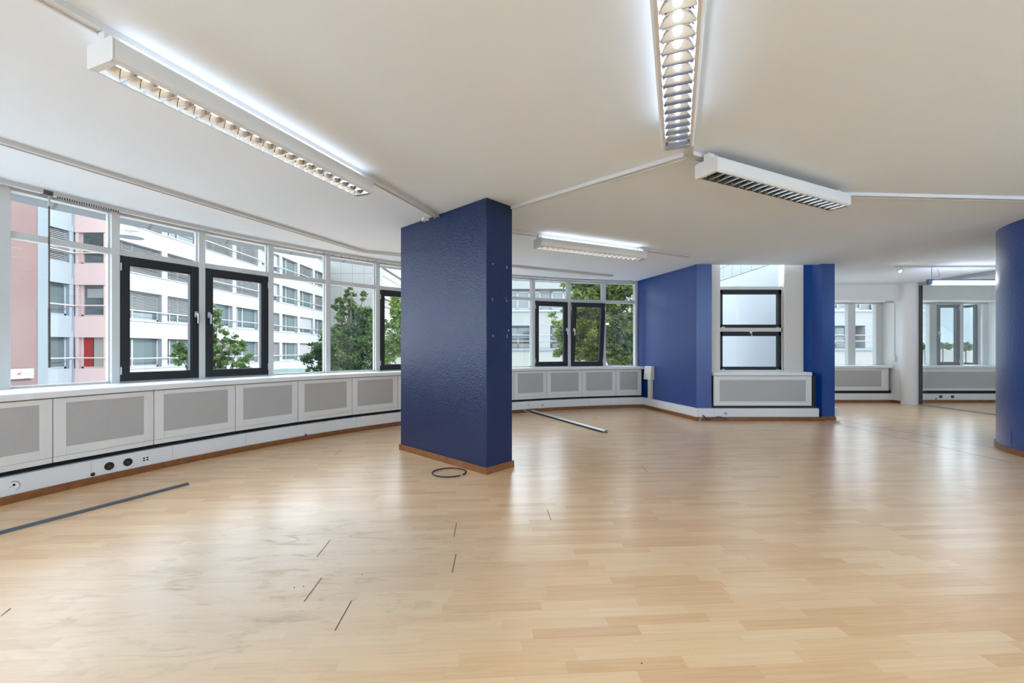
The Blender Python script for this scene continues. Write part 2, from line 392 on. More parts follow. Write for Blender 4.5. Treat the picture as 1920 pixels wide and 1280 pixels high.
# ------------------------------------------------------------------ radiator covers
def radiator_cover(w, loc, rz, label, group, mlr=.09, z0=.25, z1=.792, strip=True, mesh_z=(.37, .748)):
    e = empty('radiator_cover', loc, rz, label, 'radiator cover', group)
    g = .003; b = MB(); T = .03; a0, a1 = mlr, w - mlr; m0, m1 = mesh_z
    zs = .297 if strip else z0
    b.box(g, a0, 0, T, zs, z1).box(a1, w - g, 0, T, zs, z1).box(a0, a1, 0, T, zs, m0).box(a0, a1, 0, T, m1, z1)
    b.build('frame', M['panel'], e, bevel=.002)
    if strip: MB().box(g, w - g, .002, T, z0, zs - .002).build('bottom_strip', M['panel'], e, bevel=.002)
    MB().box(a0, a1, .004, .008, m0, m1).build('perforated_grille', M['perf'], e)
    return e
SEAM = [181.6, 177.4, 172.2, 166.75, 161.28, 155.98, 150.31, 144.88, 139.32, 133.94, 128.5, 123.1, 117.67, 112.55, 106.97, 101.61, 97.6]
labels = {1: 'perforated white radiator cover cut off at the left edge of the frame', 2: 'large perforated white radiator cover under the fixed pane with the rod',
          3: 'perforated white radiator cover under the first dark casement', 4: 'perforated white radiator cover under the second dark casement',
          5: 'perforated white radiator cover under the fixed pane showing the white facade', 6: 'perforated white radiator cover under the pane filled with the tree, beside the blue pillar',
          7: 'radiator cover mostly hidden behind the left side of the blue pillar', 8: 'radiator cover wholly behind the blue pillar', 9: 'radiator cover emerging at the right side of the blue pillar',
          10: 'perforated cover right of the blue pillar, first full one, above the round sockets', 11: 'perforated cover under the closed dark casement right of the pillar',
          12: 'perforated cover under the tilted dark casement', 13: 'perforated cover at the far end beside the white junction box', 0: 'radiator cover just left of the frame, nearest the viewer side', -1: 'radiator cover left of the frame, second beyond the edge', -2: 'narrow radiator cover left of the frame, last of the curve'}
for i in range(len(SEAM) - 1):
    p = Vector(bp_(SEAM[i], .02)); q = Vector(bp_(SEAM[i + 1], .02)); d = q - p
    radiator_cover(d.length, (p.x, p.y, 0), math.atan2(d.y, d.x), labels[i - 2], 'radiator covers under the curved window', mlr=.085)

# ------------------------------------------------------------------ curved window wall
ZS, ZT0, ZT1, ZH = .866, 2.20, 2.262, 2.62
def handle(parent, x, z):
    h = MB().box(x - .014, x + .014, -.062, -.045, z - .035, z + .035)
    h.box(x - .009, x + .009, -.09, -.062, z - .01, z + .012); h.box(x - .004, x + .018, -.102, -.084, z - .11, z + .012)
    return h.build('handle', M['metal'], parent, bevel=.003)
def sash_mesh(x0, x1, z0, z1, fw=.075):
    y0, y1 = -.045, .03
    b = MB().box(x0, x0 + fw, y0, y1, z0, z1).box(x1 - fw, x1, y0, y1, z0, z1).box(x0 + fw, x1 - fw, y0, y1, z0, z0 + fw).box(x0 + fw, x1 - fw, y0, y1, z1 - fw, z1)
    # glazing bead step
    k = .012
    b.box(x0 + fw, x0 + fw + k, y0 + .012, y1, z0 + fw, z1 - fw).box(x1 - fw - k, x1 - fw, y0 + .012, y1, z0 + fw, z1 - fw)
    b.box(x0 + fw, x1 - fw, y0 + .012, y1, z0 + fw, z0 + fw + k).box(x0 + fw, x1 - fw, y0 + .012, y1, z1 - fw - k, z1 - fw)
    return b
def bay(i, kind, label, hinge='left', tilt=0):
    p = Vector(gp(MULL[i])); q = Vector(gp(MULL[i + 1])); d = q - p; w = d.length
    e = empty('window_%d' % (i + 1), (p.x, p.y, 0), math.atan2(d.y, d.x), label, 'window', kind='structure')
    m = .034
    MB().box(-m, m, -.05, .06, ZS - .012, CEIL).box(-m - .014, m + .014, -.0, .05, ZS - .012, ZH + .02).build('mullion', M['frame'], e, bevel=.003)
    if i == len(MULL) - 2: MB().box(w - .02, w + .03, -.05, .06, ZS - .012, CEIL).build('mullion', M['frame'], e)
    MB().box(m, w - m, -.03, .055, ZT0, ZT1).build('transom', M['frame'], e, bevel=.004)
    MB().box(m, w - m, -.03, .055, ZH, CEIL).build('head_rail', M['frame'], e)
    MB().box(m, w - m, -.012, .055, ZS - .012, ZS + .012).build('bottom_rail', M['frame'], e)
    MB().box(m, w - m, .02, .026, ZT1, ZH).build('upper_pane', M['glass'], e)
    if kind == 'fixed':
        MB().box(m, w - m, .02, .026, ZS + .012, ZT0).build('lower_pane', M['glass'], e)
    else:
        x0, x1 = m - .004, w - m + .004; z0, z1 = ZS + .004, ZT0 - .004
        MB().box(x0, x0 + .03, .0, .05, z0, z1).box(x1 - .03, x1, 0, .05, z0, z1).box(x0, x1, 0, .05, z1 - .03, z1).box(x0, x1, 0, .05, z0, z0 + .03).build('outer_frame', M['dark'], e)
        sh = bpy.data.objects.new('sash', None); 
        b = sash_mesh(x0 + .004, x1 - .004, 0, z1 - z0 - .008, .078)
        s = b.build('sash', M['dark'], e, bevel=.004); s.location = (0, 0, z0 + .004); s.rotation_euler = (math.radians(tilt), 0, 0)
        bpy.data.objects.remove(sh)
        MB().box(x0 + .09, x1 - .09, .0, .006, .085, z1 - z0 - .09).build('pane', M['glass'], s)
        hx = x1 - .04 if hinge == 'left' else x0 + .04
        handle(s, hx, 1.625 - z0)
        kx = x0 + .012 if hinge == 'left' else x1 - .012
        for zz in (.11, z1 - z0 - .12): MB().tube([(kx, -.052, zz - .04), (kx, -.052, zz + .04)], .007, 8).build('hinge', M['metal'], s)
    return e
bay_info = [
 ('fixed', 'window bay outside the frame, farthest back on the left'), ('fixed', 'window bay outside the frame on the left'), ('fixed', 'window bay just outside the left edge of the frame'),
 ('fixed', 'window bay at the very left edge of the frame'), ('fixed', 'fixed window with the salmon pink wall behind it'),
 ('casL', 'first dark framed casement from the left, hinged on its left'), ('casR', 'second dark framed casement from the left, hinged on its right'),
 ('fixed', 'fixed window showing the long white office facade and green roof'), ('fixed', 'fixed window filled by the tall bushy tree'),
 ('casL', 'dark casement cut by the left edge of the blue pillar'), ('casR', 'window bay hidden behind the blue pillar, left'), ('fixed', 'window bay hidden behind the blue pillar, middle'),
 ('fixed', 'fixed window at the right edge of the blue pillar'), ('casL', 'closed dark casement right of the blue pillar'),
 ('tilt', 'dark casement tilted open inward right of the blue pillar'), ('fixed', 'fixed window beside the sheened blue wall')]
for i, (k, lab) in enumerate(bay_info):
    if k == 'fixed': bay(i, 'fixed', lab)
    elif k == 'casL': bay(i, 'cas', lab, 'left')
    elif k == 'casR': bay(i, 'cas', lab, 'right')
    else: bay(i, 'cas', lab, 'right', tilt=5.5)

# curtain rail along the head of the windows
cr = empty('curtain_rail', (0, 0, 0), 0, 'white curtain rail fixed to the ceiling along the curved window', 'curtain rail')
MB().band(arc(CG, RG - .115, 186, 97, 60), arc(CG, RG - .065, 186, 97, 60), 2.642, CEIL).build('rail', M['track'], cr)
ax, ay = ray_circle(79, CG, RG - .09); bx, by = ray_circle(97, CG, RG - .09)
a0 = math.degrees(math.atan2(ay - CG[1], ax - CG[0])); a1 = math.degrees(math.atan2(by - CG[1], bx - CG[0]))
MB().band(arc(CG, RG - .119, a0, a1, 3), arc(CG, RG - .061, a0, a1, 3), 2.635, 2.676).build('end_block', M['rod'], cr)
gx = MB().box(-.004, .004, -.004, .004, -.016, .002)
proto = None
for k in range(26):
    px = 108 + k * 4.55; x, y = ray_circle(px, CG, RG - .118)
    if proto is None:
        proto = gx.build('glider', M['rod'], cr); g_ = proto
    else:
        g_ = proto.copy(); C.objects.link(g_); g_.parent = cr
    g_.location = (x, y, 2.642)
for k, px in enumerate((590, 607, 625, 640, 655, 672, 690, 705, 722, 735, 985, 1008, 1020, 1034, 1050)):
    x, y = ray_circle(px, CG, RG - .118); g_ = proto.copy(); C.objects.link(g_); g_.parent = cr; g_.location = (x, y, 2.642)
x, y = ray_circle(92, CG, RG - .10); x2, y2 = ray_circle(91, CG, RG - .10)
e = empty('curtain_draw_rod', (x, y, 2.64), 0, 'thin grey draw rod hanging from the curtain rail in front of the leftmost pane', 'rod')
MB().tube([(0, 0, -.01), (0, 0, -1.05)], .006, 8).build('upper_rod', M['rod'], e)
MB().tube([(0, 0, -1.05), (.002, 0, -1.60)], .0095, 8).build('grip', M['rod'], e)
MB().tube([(0, 0, .0), (0, 0, -.10)], [.006, .011], 8).build('hook', M['metal'], e)

# ------------------------------------------------------------------ canopy outside
cn = MB().band(arc(CG, RG + .07, 190, 97, 60), arc(CG, RG + .86, 190, 97, 60), 2.74, 2.98)
ca = cn.build('canopy_soffit', M['soffit']); tag(ca, 'blue grey canopy projecting outside above the curved window', 'canopy', kind='structure')
for a in (156.2, 151, 145.6, 140.2, 134.9, 129.6, 124, 118.6, 113, 161.5):
    MB().band([gp(a, .08), gp(a - .16, .08)], [gp(a - 1.2, .85), gp(a - 1.36, .85)], 2.737, 2.741).build('soffit_joint', M['seam'], ca)

# ------------------------------------------------------------------ blue pillar
A = Vector((-.248, 4.168)); ab = Vector((-.725, .688)).normalized(); ac = Vector((.688, .725)).normalized()
B = A + ab * 1.515; Cc = A + ac * .362; D = B + ac * .362
bc = empty('blue_pillar', (A.x, A.y, 0), 0, 'free-standing rectangular blue pillar in the middle of the office', 'pillar', kind='structure')
def loc2(p): return (p.x - A.x, p.y - A.y)
MB().prism([loc2(A), loc2(B), loc2(D), loc2(Cc)], 0, CEIL).build('shaft', M['navy'], bc, bevel=.004)
t_ = .016
def skirt(p, q, nrm):
    b = MB(); nv = Vector(nrm); d = (q - p).normalized() * t_
    P = [p - d + nv * t_, q + d + nv * t_, q + d, p - d]
    b.hexa([(*loc2(v), 0) for v in P] + [(*loc2(v), .066) for v in [p - d + nv * t_ * .75, q + d + nv * t_ * .75, q + d, p - d]])
    return b
skirt(B, A, -ac).build('skirting', M['wood'], bc); skirt(A, Cc, -ab).build('skirting', M['wood'], bc); skirt(Cc, D, ac).build('skirting', M['wood'], bc); skirt(D, B, ab).build('skirting', M['wood'], bc)
chips = [(923.6, 494.5, .9), (950.5, 500, 1.0), (949.4, 503.2, .7), (922.9, 560.5, .8), (922.6, 564.2, .5), (948.3, 559.3, .6), (949.7, 563.8, .8), (924.4, 629.8, 1.3), (953.4, 619.5, 1.0), (950.8, 628, .8), (950.8, 632, .7)]
def on_face(px, py):                      # point of the narrow right face
    dx = (px - CX) / F; nrm = -ab; t = A.dot(nrm) / (dx * nrm.x + nrm.y); return Vector((dx * t, t, zat(py, t)))
for k, (px, py, r) in enumerate(chips):
    p = on_face(px, py); b = MB(); n_ = 9; rr = .008 * r
    vs = []
    for j in range(n_):
        t = 2 * PI * j / n_; q = random.uniform(.6, 1.25) * rr
        v = p.xy + ac * math.cos(t) * q * .8 - ab * .0012
        vs.append((v.x - A.x, v.y - A.y, p.z + math.sin(t) * q * 1.3))
    v = p.xy - ab * .0016; vs.append((v.x - A.x, v.y - A.y, p.z))
    b.add(vs, [(j, (j + 1) % n_, n_) for j in range(n_)])
    b.build('paint_chip', M['chipo'] if k == 7 else M['chip'], bc)

# ------------------------------------------------------------------ blue wall on the right and the front window bay
wd = (Vector(Q) - Vector(K)).normalized(); wn = Vector((-wd.y, wd.x))      # wn points into the curved room
wb = MB().prism([K, (3.445, 7.42), (3.445, 7.66), (3.30, 7.66), (3.0, 9.5), EW, Q], 0, CEIL + .3)
st(wb.build('wall_right', M['blue']), 'glossy blue wall between the curved window and the small window bay', 'wall')
# trunking on that wall, on the front, and its skirting
PR = .055
tk0 = Vector(K) + wn * PR; tk1 = Vector(Q) + wn * PR
def lineY(p, d, y): return p + d * ((y - p.y) / d.y)
cornT = lineY(tk0, wd, 7.335)
tw = MB().prism([tuple(cornT), (K[0], 7.335), K, Q, tuple(Vector(bp_(97.5)) + Vector((0, .02)))], .062, .207)
tw_o = tw.build('trim_4', M['trunk'], bevel=.004); st(tw_o, 'white cable trunking at the foot of the blue wall', 'trunking')
p = cornT + wd * .75; q = p + wd * .004
MB().prism([tuple(p + wn * .0008), tuple(q + wn * .0008), tuple(q - wn * .01), tuple(p - wn * .01)], .064, .205).build('seam_line', M['alu'], tw_o)
c2 = lineY(tk0 + wn * .014, wd, 7.321)
st(MB().prism([tuple(c2), (K[0], 7.321), K, Q, tuple(Vector(bp_(97.5)) + Vector((-.01, .0)))], 0, .061).build('baseboard_right', M['wood'], bevel=.004), 'brown skirting board at the foot of the blue wall', 'baseboard')
tf = MB().box(K[0] + .001, 5.235, 7.335, 7.42, .062, .207); tf_o = tf.build('trim_5', M['trunk'], bevel=.004); st(tf_o, 'white cable trunking under the small window bay', 'trunking')
for xx in (3.245, 3.44): MB().box(xx, xx + .003, 7.3345, 7.34, .064, .205).build('seam_line', M['alu'], tf_o)
st(MB().box(K[0] + .001, 5.33, 7.321, 7.42, 0, .061).build('baseboard_front', M['wood'], bevel=.004), 'brown skirting board under the small window bay', 'baseboard')
# niche wall behind the radiator
st(MB().box(3.445, 5.27, 7.47, 7.66, 0, .76).build('wall_niche', M['niche']), 'wall painted dark for the shade behind the wide radiator cover', 'wall')
st(MB().box(3.446, 5.13, 7.352, 7.62, .765, .822).build('trim_6', M['white'], bevel=.008), 'white window sill over the wide radiator cover', 'window sill')
radiator_cover(5.13 - 3.455, (3.455, 7.365, 0), 0, 'wide perforated cream radiator cover under the two dark top-hung windows', 'radiator cover of the small bay', mlr=.10, z0=.25, z1=.758, strip=False, mesh_z=(.325, .69))
# the bay window itself
wy = 7.62
e = empty('window_20', (3.445, wy, 0), 0, 'small window bay with two dark sashes one above the other and a clear pane on top', 'window', kind='structure')
def X(px, d=wy): return (px - CX) / F * d - 3.445
ztop = 2.98
z_s1t, z_s1b = zat(543.5, wy), zat(614.3, wy); z_s2t, z_s2b = zat(621.7, wy), zat(693, wy)
xl, xr = X(1347.5), X(1463)
zg = zat(537, wy)
fm = MB()
fm.box(0, xl, -.06, .1, .80, ztop)                       # left post
fm.box(xr + .03, X(1502.5), -.06, .1, .80, ztop)           # broad right board
fm.box(xl, xr + .03, -.02, .08, z_s1t + .004, zg)          # bar under the top pane
fm.box(xl, xr + .03, -.02, .08, z_s2t, z_s1b)              # bar between the sashes
fm.box(xl, xr + .03, -.04, .08, .80, z_s2b)
fm.box(xr, xr + .03, -.02, .08, z_s2b, z_s1t)
fm.build('casing', M['cream'], e, bevel=.003)
MB().box(0.02, .035, -.064, -.058, .84, ztop).box(xr + .06, xr + .075, -.064, -.058, .84, ztop).build('bead', M['cream'], e)
MB().box(xl, xr + .03, .03, .036, zg, ztop).build('top_pane', M['glass'], e)
for zt, zb, hd in ((z_s1t, z_s1b, False), (z_s2t, z_s2b, True)):
    s = MB(); fw = .055; y0, y1 = -.035, .04
    s.box(xl, xl + fw, y0, y1, zb, zt).box(xr - fw, xr, y0, y1, zb, zt).box(xl, xr, y0, y1, zt - fw * 1.4, zt).box(xl, xr, y0, y1, zb, zb + fw)
    so = s.build('sash', M['dark'], e, bevel=.004)
    MB().box(xl + fw, xr - fw, .0, .006, zb + fw, zt - fw * 1.4).build('pane', M['glass'], so)
    for hx in (xl + .06, xr - .07): MB().box(hx - .028, hx + .028, y0 - .01, y0, zb + .005, zb + .014).build('hinge', M['metal'], so)
    if hd:
        hx = X(1405)
        MB().box(hx - .016, hx + .016, y0 - .018, y0, zt - .03, zt).box(hx - .028, hx + .028, y0 - .02, y0 - .008, zt - .008, zt + .006).tube([(hx, y0 - .03, zt - .04), (hx + .012, y0 - .03, zt - .085)], .012, 10).build('latch', M['metal'], so)
# blue pilaster on the right of the bay
wp = MB().prism([(X(1502) + 3.445, 7.56), (5.27, 7.56), (5.318, 7.385), (5.538, 7.385), (5.538, 7.70), (X(1502) + 3.445, 7.70)], 0, CEIL + .3)
st(wp.build('wall_pilaster', M['blue']), 'narrow blue pilaster right of the small window bay', 'wall')
st(MB().box(5.30, 5.552, 7.371, 7.385, 0, .061).box(5.538, 5.552, 7.385, 7.6, 0, .061).build('baseboard_pilaster', M['wood'], bevel=.003), 'brown skirting at the foot of the narrow blue pilaster', 'baseboard')
st(MB().box(5.539, 5.66, 7.43, 7.7, .062, .205).build('trim_7', M['trunk']), 'short white trunking stub right of the narrow blue pilaster', 'trunking')
# wing wall seen through the top pane: plain below, tiled above
ww = empty('wall_wing', (5.28, 7.70, 0), 0, 'pale outer wall of the side wing seen through the small bay window', 'wall', kind='structure')
MB().box(-.08, .01, 0, 7.0, -5, 2.92).build('plain_wall', M['wing'], ww)
MB().box(-.07, .01, 0, 7.0, 2.92, 6).build('tile_bed', M['tilejoint'], ww)
tl = MB()
for r in range(10):
    for k in range(17): tl.box(-.085, -.0705, k * .41 + .006, min(7, k * .41 + .404), 2.925 + r * .31 + .005, 2.925 + r * .31 + .305)
tl.build('tile_cladding', M['wingtile'], ww)

# ------------------------------------------------------------------ junction box with duct on the blue wall
pb = Vector(K) + wd * 1.33 + wn * .002
e = empty('junction_box', (pb.x, pb.y, 0), math.atan2(wd.y, wd.x), 'beige junction box on a short vertical duct beside the curved window end', 'junction box')
b = MB(); b.hexa([(0, -.0, .60), (.26, 0, .60), (.26, .10, .60), (0, .10, .60), (0, 0, .872), (.26, 0, .872), (.26, .075, .872), (0, .075, .872)])
b.build('housing', M['beige'], e, bevel=.006)
MB().box(.06, .17, 0, .055, .207, .60).build('duct', M['beige'], e, bevel=.004)

# ------------------------------------------------------------------ sockets on the trunking
def socket(px, py, style, label, front=None):
    if front is None:
        x, y = ray_circle(px, CB, RB); nx, ny = CB[0] - x, CB[1] - y; l = math.hypot(nx, ny); rz = math.atan2(ny, nx) + PI / 2
        z = zat(py, y); k = .0; 
        x += nx / l * .0005; y += ny / l * .0005
    else:
        y = front; x = (px - CX) / F * y; z = zat(py, y); rz = 0
    e = empty({'quad': 'power_socket', 'round': 'round_socket', 'black': 'blank_outlet', 'hole': 'cable_grommet', 'ring': 'blank_socket'}[style], (x, y, z), rz, label, 'socket')
    ax = (0, 1, 0)
    if style == 'quad':
        MB().disc((0, 0, 0), ax, .036, .012, 24).build('cover_plate', M['white'], e)
        for dx in (-.014, .014):
            for dz in (-.011, .011): MB().box(dx - .009, dx + .009, -.0075, -.0055, dz - .0065, dz + .0065).build('port', M['blackgap'], e)
    elif style == 'round':
        MB().disc((0, 0, 0), ax, .034, .012, 24).build('cover_plate', M['white'], e)
        MB().tube([(.036 * math.cos(t), -.003, .036 * math.sin(t)) for t in [(-1.2 + 3.2 * i / 12) for i in range(13)]], .0022, 6).build('rim_gap', M['blackgap'], e)
        MB().box(-.008, .008, -.0075, -.0055, .002, .018).build('port', M['blackgap'], e); MB().box(-.022, -.016, -.0075, -.0055, -.004, .0).build('port', M['blackgap'], e)
    elif style == 'black':
        MB().disc((0, 0, 0), ax, .037, .010, 24).build('cap', M['black'], e); MB().disc((0, -.006, 0), ax, .004, .004, 10).build('screw', M['metal'], e)
    elif style == 'hole':
        MB().disc((0, 0, 0), ax, .017, .006, 16).build('grommet', M['black'], e)
    elif style == 'ring':
        MB().disc((0, 0, 0), ax, .034, .008, 24).build('cover_plate', M['white'], e)
        MB().tube([(.035 * math.cos(t), -.003, .035 * math.sin(t)) for t in [(-1.1 + 2.2 * i / 12) for i in range(13)]], .002, 6).build('rim_gap', M['blackgap'], e)
    return e
socket(25, 911, 'round', 'white round data socket low at the left edge of the frame')
socket(174, 889, 'hole', 'small black cable hole at the top of the skirting near the black caps')
socket(204.5, 873.5, 'black', 'left of the two round black caps on the trunking')
socket(239.5, 866, 'black', 'right of the two round black caps, next to the four-port socket')
socket(272.5, 860, 'quad', 'white four-port socket beside the two black caps')
socket(597 - 23.5, 815.5, 'hole', 'tiny black cable hole above the skirting left of the blue pillar')
socket(990.5, 760.5, 'round', 'white round socket with dark rim right of the blue pillar')
socket(1005.5, 759, 'ring', 'blank round cover between two sockets right of the blue pillar')
socket(1017, 759.2, 'quad', 'white four-port socket right of the blue pillar')
socket(1360.5, 775, 'quad', 'white four-port socket under the wide radiator cover', front=7.3345)
socket(1764, 743.5, 'black', 'larger black cap on the trunking behind the glass partition', front=9.868)
socket(1786, 743.5, 'black', 'right black cap on the trunking behind the glass partition', front=9.868)
socket(1755, 747.3, 'hole', 'small black hole left of the caps behind the glass partition', front=9.868)

# ------------------------------------------------------------------ loose things on the floor
p = on_plane(-200, 1053, 0); q = on_plane(352, 908, 0)
e = empty('grey_duct_strip', (0, 0, 0), 0, 'long dark grey plastic strip lying on the floor at the left', 'strip')
prof = [(-.022, 0), (.022, 0), (.020, .010), (.012, .017), (0, .020), (-.012, .017), (-.020, .010)]
MB().extr(prof, p, q).build('strip_body', M['greyduct'], e, smooth=True)
p = on_plane(998, 772, 0); q = on_plane(1136, 811, 0)
e = empty('pale_duct_cover', (0, 0, 0), 0, 'pale half-round plastic cover strip lying on the floor right of the pillar', 'strip')
n_ = 10; prof = [(.042 * math.cos(PI * i / n_), .04 * math.sin(PI * i / n_)) for i in range(n_ + 1)] + [(.038 * math.cos(PI * i / n_), .037 * math.sin(PI * i / n_)) for i in range(n_, -1, -1)]
b = MB(); d_ = (q - p).normalized(); r_ = d_.cross(Vector((0, 0, 1))); m_ = len(prof)
vs = [v + r_ * a + Vector((0, 0, bb)) for v in (p, q) for a, bb in prof]
b.add(vs, [(i, m_ + i, m_ + (i + 1) % m_, (i + 1) % m_) for i in range(m_)] + [(i, i + 1, 2 * n_ - i, 2 * n_ + 1 - i) for i in range(n_)] + [(m_ + i, m_ + 2 * n_ + 1 - i, m_ + 2 * n_ - i, m_ + i + 1) for i in range(n_)])
b.build('shell', M['whiteduct'], e)
side = r_ * .0445
MB().extr([(-.002, 0), (.002, 0), (.002, .024), (-.002, .024)], p + side, q + side).build('dark_edge', M['black'], e)
c = on_plane(842, 886.5, 0); pts = []
for i in range(33):
    t = math.radians(-28 + 345 * i / 32 + 0); pts.append((c.x + .163 * math.cos(t), c.y + .155 * math.sin(t) , .007))
tag(MB().tube(pts, .006, 8).build('black_cable_ring', M['black'], smooth=True), 'open ring of black cable lying on the floor at the foot of the blue pillar', 'cable')
def wire(name, pts, r, m, label):
    P = [Vector(v) for v in pts]; out = []
    for i in range(len(P) - 1):
        a, b2, c_, d2 = P[max(i - 1, 0)], P[i], P[i + 1], P[min(i + 2, len(P) - 1)]
        for k in range(6):
            t = k / 6; out.append(.5 * ((2 * b2) + (-a + c_) * t + (2 * a - 5 * b2 + 4 * c_ - d2) * t * t + (-a + 3 * b2 - 3 * c_ + d2) * t ** 3))
    out.append(P[-1])
    return tag(MB().tube(out, r, 6).build(name, m, smooth=True), label, 'cable')
def fy(px, py, y): return ((px - CX) / F * y, y, zat(py, y))
wire('black_cable', [fy(1318, 778.5, 7.33), fy(1321, 781, 7.30), fy(1327.5, 787, 7.28), fy(1335, 785, 7.28), fy(1345, 781.5, 7.29), fy(1355, 782.5, 7.29), fy(1361.5, 787, 7.27)], .009, M['black'], 'short black cable hanging from the trunking under the small window bay')
g0 = on_plane(1312, 794, 0.004); 
wire('white_wire', [fy(1314.5, 782, 7.318), fy(1312.5, 787, 7.28), tuple(g0 + Vector((0, .03, .004))), tuple(on_plane(1308, 796.5, .004)), tuple(on_plane(1304, 796, .004))], .005, M['beige'], 'thin white wire dropping to the floor at the corner of the blue wall')
xs, ys = ray_circle(981, CB, RB - .02)
wire('white_wire', [(xs, ys, .06), tuple(on_plane(985, 770, .05)), tuple(on_plane(992, 774, .006)), tuple(on_plane(998, 775.5, .005))], .006, M['beige'], 'thin white wire poking out of the skirting at the far end of the pale strip')
wire('white_wire', [tuple(on_plane(982, 774.5, .005)), tuple(on_plane(986, 776, .005)), tuple(on_plane(989, 775, .005))], .007, M['beige'], 'short scrap of white wire on the floor by the pale strip')
for px, py, lab in ((1116, 783.5, 'dark splinter on the floor right of the pale strip'), (1223, 777, 'tiny dark crumb on the floor near the blue wall'), (1318, 798.5, 'tiny wire scrap on the floor under the small bay'), (678, 1077, 'dark crumb on the dusty floor, rightmost of three'), (552, 1101.5, 'dark crumb on the dusty floor, leftmost of three'), (569, 1099.5, 'dark crumb on the dusty floor, middle of three'), (1203, 1243.5, 'small brown crumb on the clean floor at the bottom')):
    p = on_plane(px, py, 0); s_ = .006 if py < 1000 else .004
    L_ = .03 if px == 1116 else s_
    b = MB(); vs = []
    for k in range(6):
        t = k * PI / 3; vs.append((p.x + math.cos(t) * L_ * random.uniform(.6, 1.2), p.y + math.sin(t) * s_ * random.uniform(.6, 1.2), .0005))
    vs.append((p.x, p.y, s_ * .9)); b.add(vs, [(k, (k + 1) % 6, 6) for k in range(6)] + [tuple(range(6))[::-1]])
    tag(b.build('debris', M['bark']), lab, 'debris')

# ------------------------------------------------------------------ ceiling tracks
def track(pts, label, w=.07, h=.03):
    b = MB()
    for i in range(len(pts) - 1):
        p = Vector((*pts[i], CEIL)); q = Vector((*pts[i + 1], CEIL)); d = (q - p).normalized()
        b.extr([(-w / 2, 0), (-w / 2, -h), (-w * .32, -h), (-w * .32, -h + .008), (w * .32, -h + .008), (w * .32, -h), (w / 2, -h), (w / 2, 0)], p - d * .0, q)
    return tag(b.build('ceiling_track', M['track']), label, 'track', group='ceiling cable tracks')
d1 = Vector((.3587, .9335)); d3 = Vector((.8988, .4384))
f1a = Vector((-1.877, 1.958))
track([tuple(f1a - d1 * 2.0), tuple(f1a + d1 * 2.98)], 'white ceiling track carrying the left luminaire and ending at the pillar')
track([(0.0, 4.45), (1.31, 3.24)], 'white ceiling track from the pillar corner to the lamp junction')
track([(1.32 - .3587 * 4, 3.22 - .9335 * 4), (1.32, 3.22), (3.06, 4.06), (6.2, 4.25)], 'white ceiling track bending at the junction past the unlit luminaire to the right')
track([(-1.0, 4.82), (0, 5.32), (2.79, 6.73)], 'white ceiling track carrying the far luminaire behind the pillar', w=.08)
track([(-4.6, .55), (-3.6, 3.0), (-2.219, 6.374), (1.976, 8.50)], 'white ceiling track running along the curved window with one bend', w=.075)

